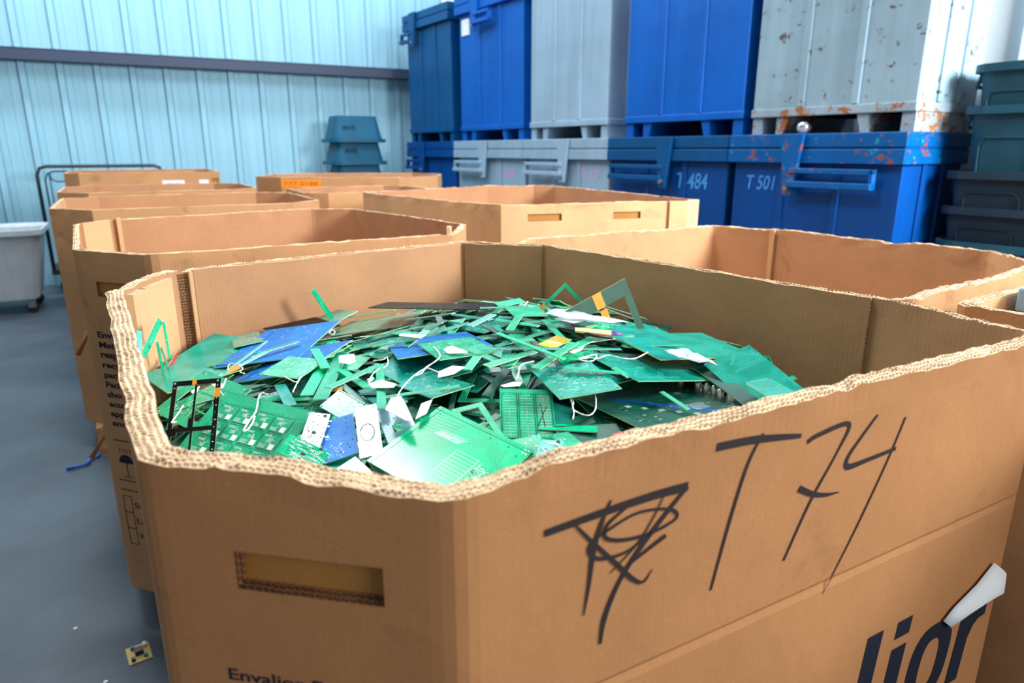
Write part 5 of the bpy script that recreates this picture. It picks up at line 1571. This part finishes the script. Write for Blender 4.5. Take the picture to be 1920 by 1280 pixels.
BIGS = [0, 1, 2, 3, 4, 5, 12, 14, 3, 4, 0, 2]; MIDS = [1, 6, 7, 8, 9, 10, 11, 13, 15, 8, 7]; STRP = [16, 17, 18, 19, 20, 21, 22, 23]
tries = 0
for phase, (pool, n, lim, tj) in enumerate(((BIGS, 190, -.022, .06), (MIDS + BIGS, 170, -.008, .07), (MIDS + STRP, 150, .004, .08), (STRP + [6, 7, 15], 190, .014, .09))):
    done = 0; tries = 0
    while done < n and tries < 2600:
        tries += 1
        i, j = cells[R.randrange(len(cells))]
        cx, cy = GX[i], GY[j]
        if phase >= 2 and cy < .72 and R.random() < .7: continue
        if phase == 3 and cy < 1.0 and R.random() < .6: continue
        if try_drop(R.choice(pool), cx, cy, R.uniform(0, PI), lim, tj): done += 1
vis = np.bincount(TOP[TOP >= 0], minlength=len(deposit))
order = sorted(range(len(deposit)), key=lambda q: -vis[q])
keep = set(q for q in order[:252] if vis[q] > 3)
REG = lambda x, y: ('near the back wall of the box' if y > 1.42 else 'in the right part of the pile' if x > .28 else 'in the left part of the pile' if x < -.32 else 'in the middle of the pile' if y > .98 else 'in the hollow behind the front rim')
bed = MB()
for q, (vi, mtx, nf, (cx, cy)) in enumerate(deposit):
    me, w, h, kind, pal = VAR[vi]
    if q in keep:
        nm = 'board_strip' if kind == 'strip' else ('panel_frame' if 'frame' in kind else 'circuit_board')
        o = bpy.data.objects.new(nm, me); COL.objects.link(o); o.matrix_world = mtx
        cname = {'g': 'green', 't': 'teal', 'G': 'bright green', 'b': 'blue', 'd': 'dark green', 'p': 'pale green', 'T': 'light teal'}[pal]
        kn = {'strip': 'narrow strip of board waste', 'fframe': 'empty panel frame', 'pframe': 'dotted panel frame', 'perf': 'dotted board offcut', 'comp': 'board with small parts', 'smooth': 'plain circuit board', 'big': 'circuit board with white marks',
              'plain': 'small circuit board', 'smd': 'circuit board with white dots', 'traces': 'circuit board with fine traces'}[kind]
        tag(o, 'loose %s %s %s' % (cname, kn, REG(cx, cy)), 'circuit board' if kind != 'strip' else 'board strip', '%s %ss %s' % (cname, kn, REG(cx, cy)))
    else:
        bed.box(-w / 2, w / 2, -h / 2, h / 2, 0, .0016, M=mtx)
# everything beneath: uncountable packed scrap
n0 = len(bed.v); st_ = 4
ii = list(range(0, NX, st_)); jj = list(range(0, NY, st_)); idx = {}
for i in ii:
    for j in jj:
        if INSIDE[i, j]:
            idx[i, j] = len(bed.v); bed.v.append((GX[i], GY[j], TARGET[i, j] - .056 - .004 * R.random()))
for i in ii:
    for j in jj:
        q = [(i, j), (i + st_, j), (i + st_, j + st_), (i, j + st_)]
        if all(a in idx for a in q): bed.face([idx[a] for a in q], 1)
pol = []
for i in range(8):
    a, b, c_ = B1[i - 1], B1[i], B1[(i + 1) % 8]
    pol.append((b[0] * .93 + 0.0, (b[1] - 1.2) * .93 + 1.2))
bed.prism(pol, 0.18, 0.88, 1)
o = bed.build('circuit_board_scrap', [PM['d'], PM['t'] if 't' in PM else PM['d']])
tag(o, 'packed green circuit board scrap filling the near box under the loose boards', 'circuit board scrap', kind='stuff')

# strips laid where they show in the open
for i, (a, b, wd_) in enumerate(STRIPS):
    a = Vector(a); b = Vector(b); d_ = b - a; L = d_.length
    pal = 'Gtgg'[i % 4]
    me = make_board('strip', pal, L, wd_, 300 + i) if i != 9 and i != 10 else None
    if me is None:
        bb = Board(L, wd_); bb.perf(-L / 2 + .001, L / 2 - .001, -wd_ * .42, wd_ * .42, .0022); me = bb.mesh('circuit_board_mesh', pcb_mats('g', EDGE_W))
    o = bpy.data.objects.new('board_strip', me); COL.objects.link(o)
    zz = d_.normalized().cross(Vector((0, 0, 1)).cross(d_.normalized())); 
    o.matrix_world = frame_matrix(tuple((a + b) / 2), tuple(d_), tuple(zz))
    tag(o, '%s strip of board waste lying loose on top of the pile' % ('long' if L > .14 else 'short'), 'board strip', '%s loose strips on top of the pile' % ('long' if L > .14 else 'short'))
# pieces standing up against the walls
UPS = [((-0.548, 1.86, 1.03), (-0.515, 1.77, .985), 0, 0)]


def standing(p0, p1, wd_, lab, pal='g', nrm=(0.3, -.9, .2)):
    a = Vector(p0); b = Vector(p1); d_ = b - a; L = d_.length
    o = bpy.data.objects.new('board_strip', make_board('strip', pal, L, wd_, int(L * 1e4))); COL.objects.link(o)
    n = Vector(nrm); n = (n - d_.normalized() * n.dot(d_.normalized())).normalized()
    o.matrix_world = frame_matrix(tuple((a + b) / 2), tuple(d_), tuple(n))
    tag(o, lab, 'board strip', 'strips standing up along the box walls')
    return o


for p0, p1, wd_, lab, pal in (
        ((-0.4719, 1.5883, 1.0929), (-0.4301, 1.6144, 1.0011), .013, 'single green strip sticking up against the back wall of the box', 'g'),
        ((-0.680, 1.1833, 1.0388), (-0.684, 1.2103, 1.0918), .010, 'leftmost short green strip standing by the left chamfer', 'T'),
        ((-0.674, 1.1925, 1.0484), (-0.676, 1.2725, 1.0966), .012, 'tallest slanted green strip standing in the left corner', 'g'),
        ((-0.668, 1.2679, 1.0956), (-0.670, 1.2775, 1.018), .005, 'thin green strip standing upright in the left corner', 'G'),
        ((-0.662, 1.2351, 1.0541), (-0.664, 1.2563, 1.0051), .004, 'thin pale strip standing in the left corner, between green ones', 'p'),
        ((-0.656, 1.2138, 1.0705), (-0.658, 1.2230, 1.006), .005, 'thin green strip leaning low in the left corner', 'g'),
        ((-0.680, 1.3261, 1.0122), (-0.660, 1.2289, 0.998), .008, 'red edged strip lying in the left corner of the box', 'r')):
    standing(p0, p1, wd_, lab, pal, (0.9, -.35, .2) if p0[0] < -.6 else (.6, -.75, .1))
standing((0.400, 1.12, 1.035), (0.440, 1.13, 1.067), .007, 'green frame corner poking up by the right wall, left arm', 'g', (-.5, -.8, .3))
standing((0.441, 1.13, 1.067), (0.462, 1.11, 1.020), .007, 'green frame corner poking up by the right wall, right arm', 'g', (-.5, -.8, .3))
standing((0.440, 1.10, 1.030), (0.486, 1.11, 1.035), .010, 'short green strip beside the frame corner at the right wall', 'g', (0, -.3, 1))

PAPER = mat('tag_paper', (240, 244, 244), 0.8)
COTTON = mat('cotton_string', (232, 236, 236), 0.9)
for pts, lab in TAGS:
    mb = MB(); n = len(pts); c0 = sum((Vector(p) for p in pts), Vector()) / n
    nrm = Vector((0, 0, 1))
    up = [tuple(Vector(p) - c0 + Vector((0, 0, .0006))) for p in pts]; dn = [tuple(Vector(p) - c0) for p in pts]
    mb.quad(up); mb.quad(dn[::-1])
    for i in range(n):
        j = (i + 1) % n; mb.quad([dn[i], dn[j], up[j], up[i]])
    o = mb.build('paper_tag', PAPER); o.location = c0
    tag(o, lab, 'paper tag', 'paper tags on the pile')
for pts, lab in STRINGS:
    P = []
    for i in range(len(pts) - 1):
        p0, p1, p2, p3 = (Vector(pts[max(0, i - 1)]), Vector(pts[i]), Vector(pts[i + 1]), Vector(pts[min(len(pts) - 1, i + 2)]))
        for q in range(5):
            t_ = q / 5
            P.append(0.5 * (2 * p1 + (p2 - p0) * t_ + (2 * p0 - 5 * p1 + 4 * p2 - p3) * t_ ** 2 + (3 * p1 - p0 - 3 * p2 + p3) * t_ ** 3))
    P.append(Vector(pts[-1])); c0 = P[0].copy()
    mb = MB(); mb.tube([p - c0 for p in P], [.0011 * (1 + .25 * math.sin(i * 2.1)) for i in range(len(P))], seg=6)
    o = mb.build('cotton_string', COTTON, smooth=True); o.location = c0
    tag(o, lab, 'string', 'white strings on the pile')


def patch(name, pts, th_, material, label, cat, bend=0.0):
    c0 = sum((Vector(p) for p in pts), Vector()) / len(pts); mb = MB(); n = len(pts)
    up = [tuple(Vector(p) - c0 + Vector((0, 0, th_))) for p in pts]; dn = [tuple(Vector(p) - c0) for p in pts]
    mb.quad(up); mb.quad(dn[::-1])
    for i in range(n):
        j = (i + 1) % n; mb.quad([dn[i], dn[j], up[j], up[i]])
    o = mb.build(name, material); o.location = c0; return tag(o, label, cat)


patch('adhesive_tape', [(-0.5058, 1.1685, 1.0354), (-0.4875, 1.1618, 1.0396), (-0.4777, 1.1466, 1.0405), (-0.4921, 1.1295, 1.0363)], .001, TAPE, 'orange adhesive tape under the curled string on blue boards', 'tape')
patch('adhesive_tape', [(-0.2956, 1.0395, 1.0352), (-0.2739, 1.0384, 1.0356), (-0.2773, 1.0608, 1.0357), (-0.3031, 1.0484, 1.0352)], .001, TAPE, 'orange adhesive tape beside the dark green bar, left of centre', 'tape')
# flat cable with a beige connector bar
t = empty('ribbon_cable', (0.109, 1.137, 1.112), 0, 'beige flat connector with black sleeve and coloured wires at the back of the pile', 'cable')
mb = MB(); mb.v = [(0, 0.009, 0), (.0646, .018, -.008), (.0614, -.008, -.009), (-.0015, -.010, -.0005), (0, 0.009, .003), (.0646, .018, -.005), (.0614, -.008, -.006), (-.0015, -.010, .0025)]
for a in ((0, 3, 2, 1), (4, 5, 6, 7), (0, 1, 5, 4), (1, 2, 6, 5), (2, 3, 7, 6), (3, 0, 4, 7)): mb.face(a)
mb.build('connector_bar', mat('beige_polymer', (232, 190, 130), 0.5), t)
mb = MB(); mb.tube([(-.03, 0, .004), (-.012, -.002, .002), (.0, -.002, 0), (.03, -.012, -.006), (.063, -.010, -.011)], .0028, seg=8); mb.build('black_sleeve', M['black_plastic'], t, smooth=True)
for i, c_ in enumerate(((60, 70, 170), (200, 60, 90), (200, 70, 60), (70, 80, 190))):
    mb = MB(); mb.tube([(.062, .012 - i * .005, -.007), (.072, .013 - i * .0055, -.007), (.082, .016 - i * .004, -.010)], .0012, seg=6); mb.build('wire', mat('wire_colour', c_, .4), t, smooth=True)


def film(name, pts, label, seed):
    """crumpled clear polythene"""
    m = bpy.data.materials.get('clear_film')
    if not m:
        m = mat('clear_film', (236, 244, 250), 0.18); k = NT(m)
        k.b.inputs['Transmission Weight'].default_value = 0.55; k.b.inputs['IOR'].default_value = 1.2
    c0 = sum((Vector(p) for p in pts), Vector()) / len(pts)
    mb = MB(); mb.v.append((0, 0, .006)); n = len(pts); ring = 4
    for r_ in range(1, ring + 1):
        for i in range(n * 3):
            a = Vector(pts[i // 3]); b = Vector(pts[(i // 3 + 1) % n]); p = a + (b - a) * (i % 3) / 3 - c0
            p = p * (r_ / ring)
            z = noise.noise(Vector((p.x * 90, p.y * 90, seed))) * .006 + .004 * (1 - r_ / ring)
            mb.v.append((p.x, p.y, p.z + z))
    N = n * 3
    for i in range(N): mb.face((0, 1 + i, 1 + (i + 1) % N))
    for r_ in range(ring - 1):
        for i in range(N):
            a = 1 + r_ * N; b = a + N; mb.face((a + i, b + i, b + (i + 1) % N, a + (i + 1) % N))
    o = mb.build(name, m, smooth=True); o.location = c0
    sm = o.modifiers.new('thick', 'SOLIDIFY'); sm.thickness = .0004
    tag(o, label, 'plastic film')


film('plastic_film', [(0.2472, 1.0653, 1.0974), (0.2654, 1.0374, 1.0938), (0.2806, 1.029, 1.0911), (0.3215, 1.0165, 1.0872), (0.3049, 1.0626, 1.0926), (0.2796, 1.078, 1.0972)], 'crumpled clear plastic film on the long teal board at right', 3.0)
film('plastic_film', [(0.0484, 1.2067, 1.1228), (0.0798, 1.2455, 1.1238), (0.1112, 1.2633, 1.1218), (0.1484, 1.232, 1.1147), (0.2162, 1.2215, 1.1071), (0.1834, 1.1986, 1.1088), (0.0963, 1.198, 1.1189)], 'crumpled clear plastic film below the standing frames at the back', 8.0)
# silver domed parts on their board
for o, mtx, w, h, kind in heroes:
    if kind == 'knobs':
        DM = mat('domed_metal', (214, 220, 222), 0.22, 0.9)
        for x, y in ((.90, .94), (.88, .76), (.90, .36), (.90, .18), (.90, .0), (.84, -.2), (.86, -.4)):
            mb = MB(); kq = 12; pr = [(0, .0062), (.010, .0062), (.014, .005), (.0165, .0028), (.0172, .0008)]
            for z, r_ in pr:
                for q in range(kq): mb.v.append((r_ * math.cos(2 * PI * q / kq), r_ * math.sin(2 * PI * q / kq), z))
            for i in range(len(pr) - 1):
                for q in range(kq): mb.face((i * kq + q, i * kq + (q + 1) % kq, (i + 1) * kq + (q + 1) % kq, (i + 1) * kq + q))
            mb.face([(len(pr) - 1) * kq + q for q in range(kq)])
            d_ = mb.build('domed_shield', DM, o, smooth=True); d_.location = (x * w / 2, y * h / 2, .0016)
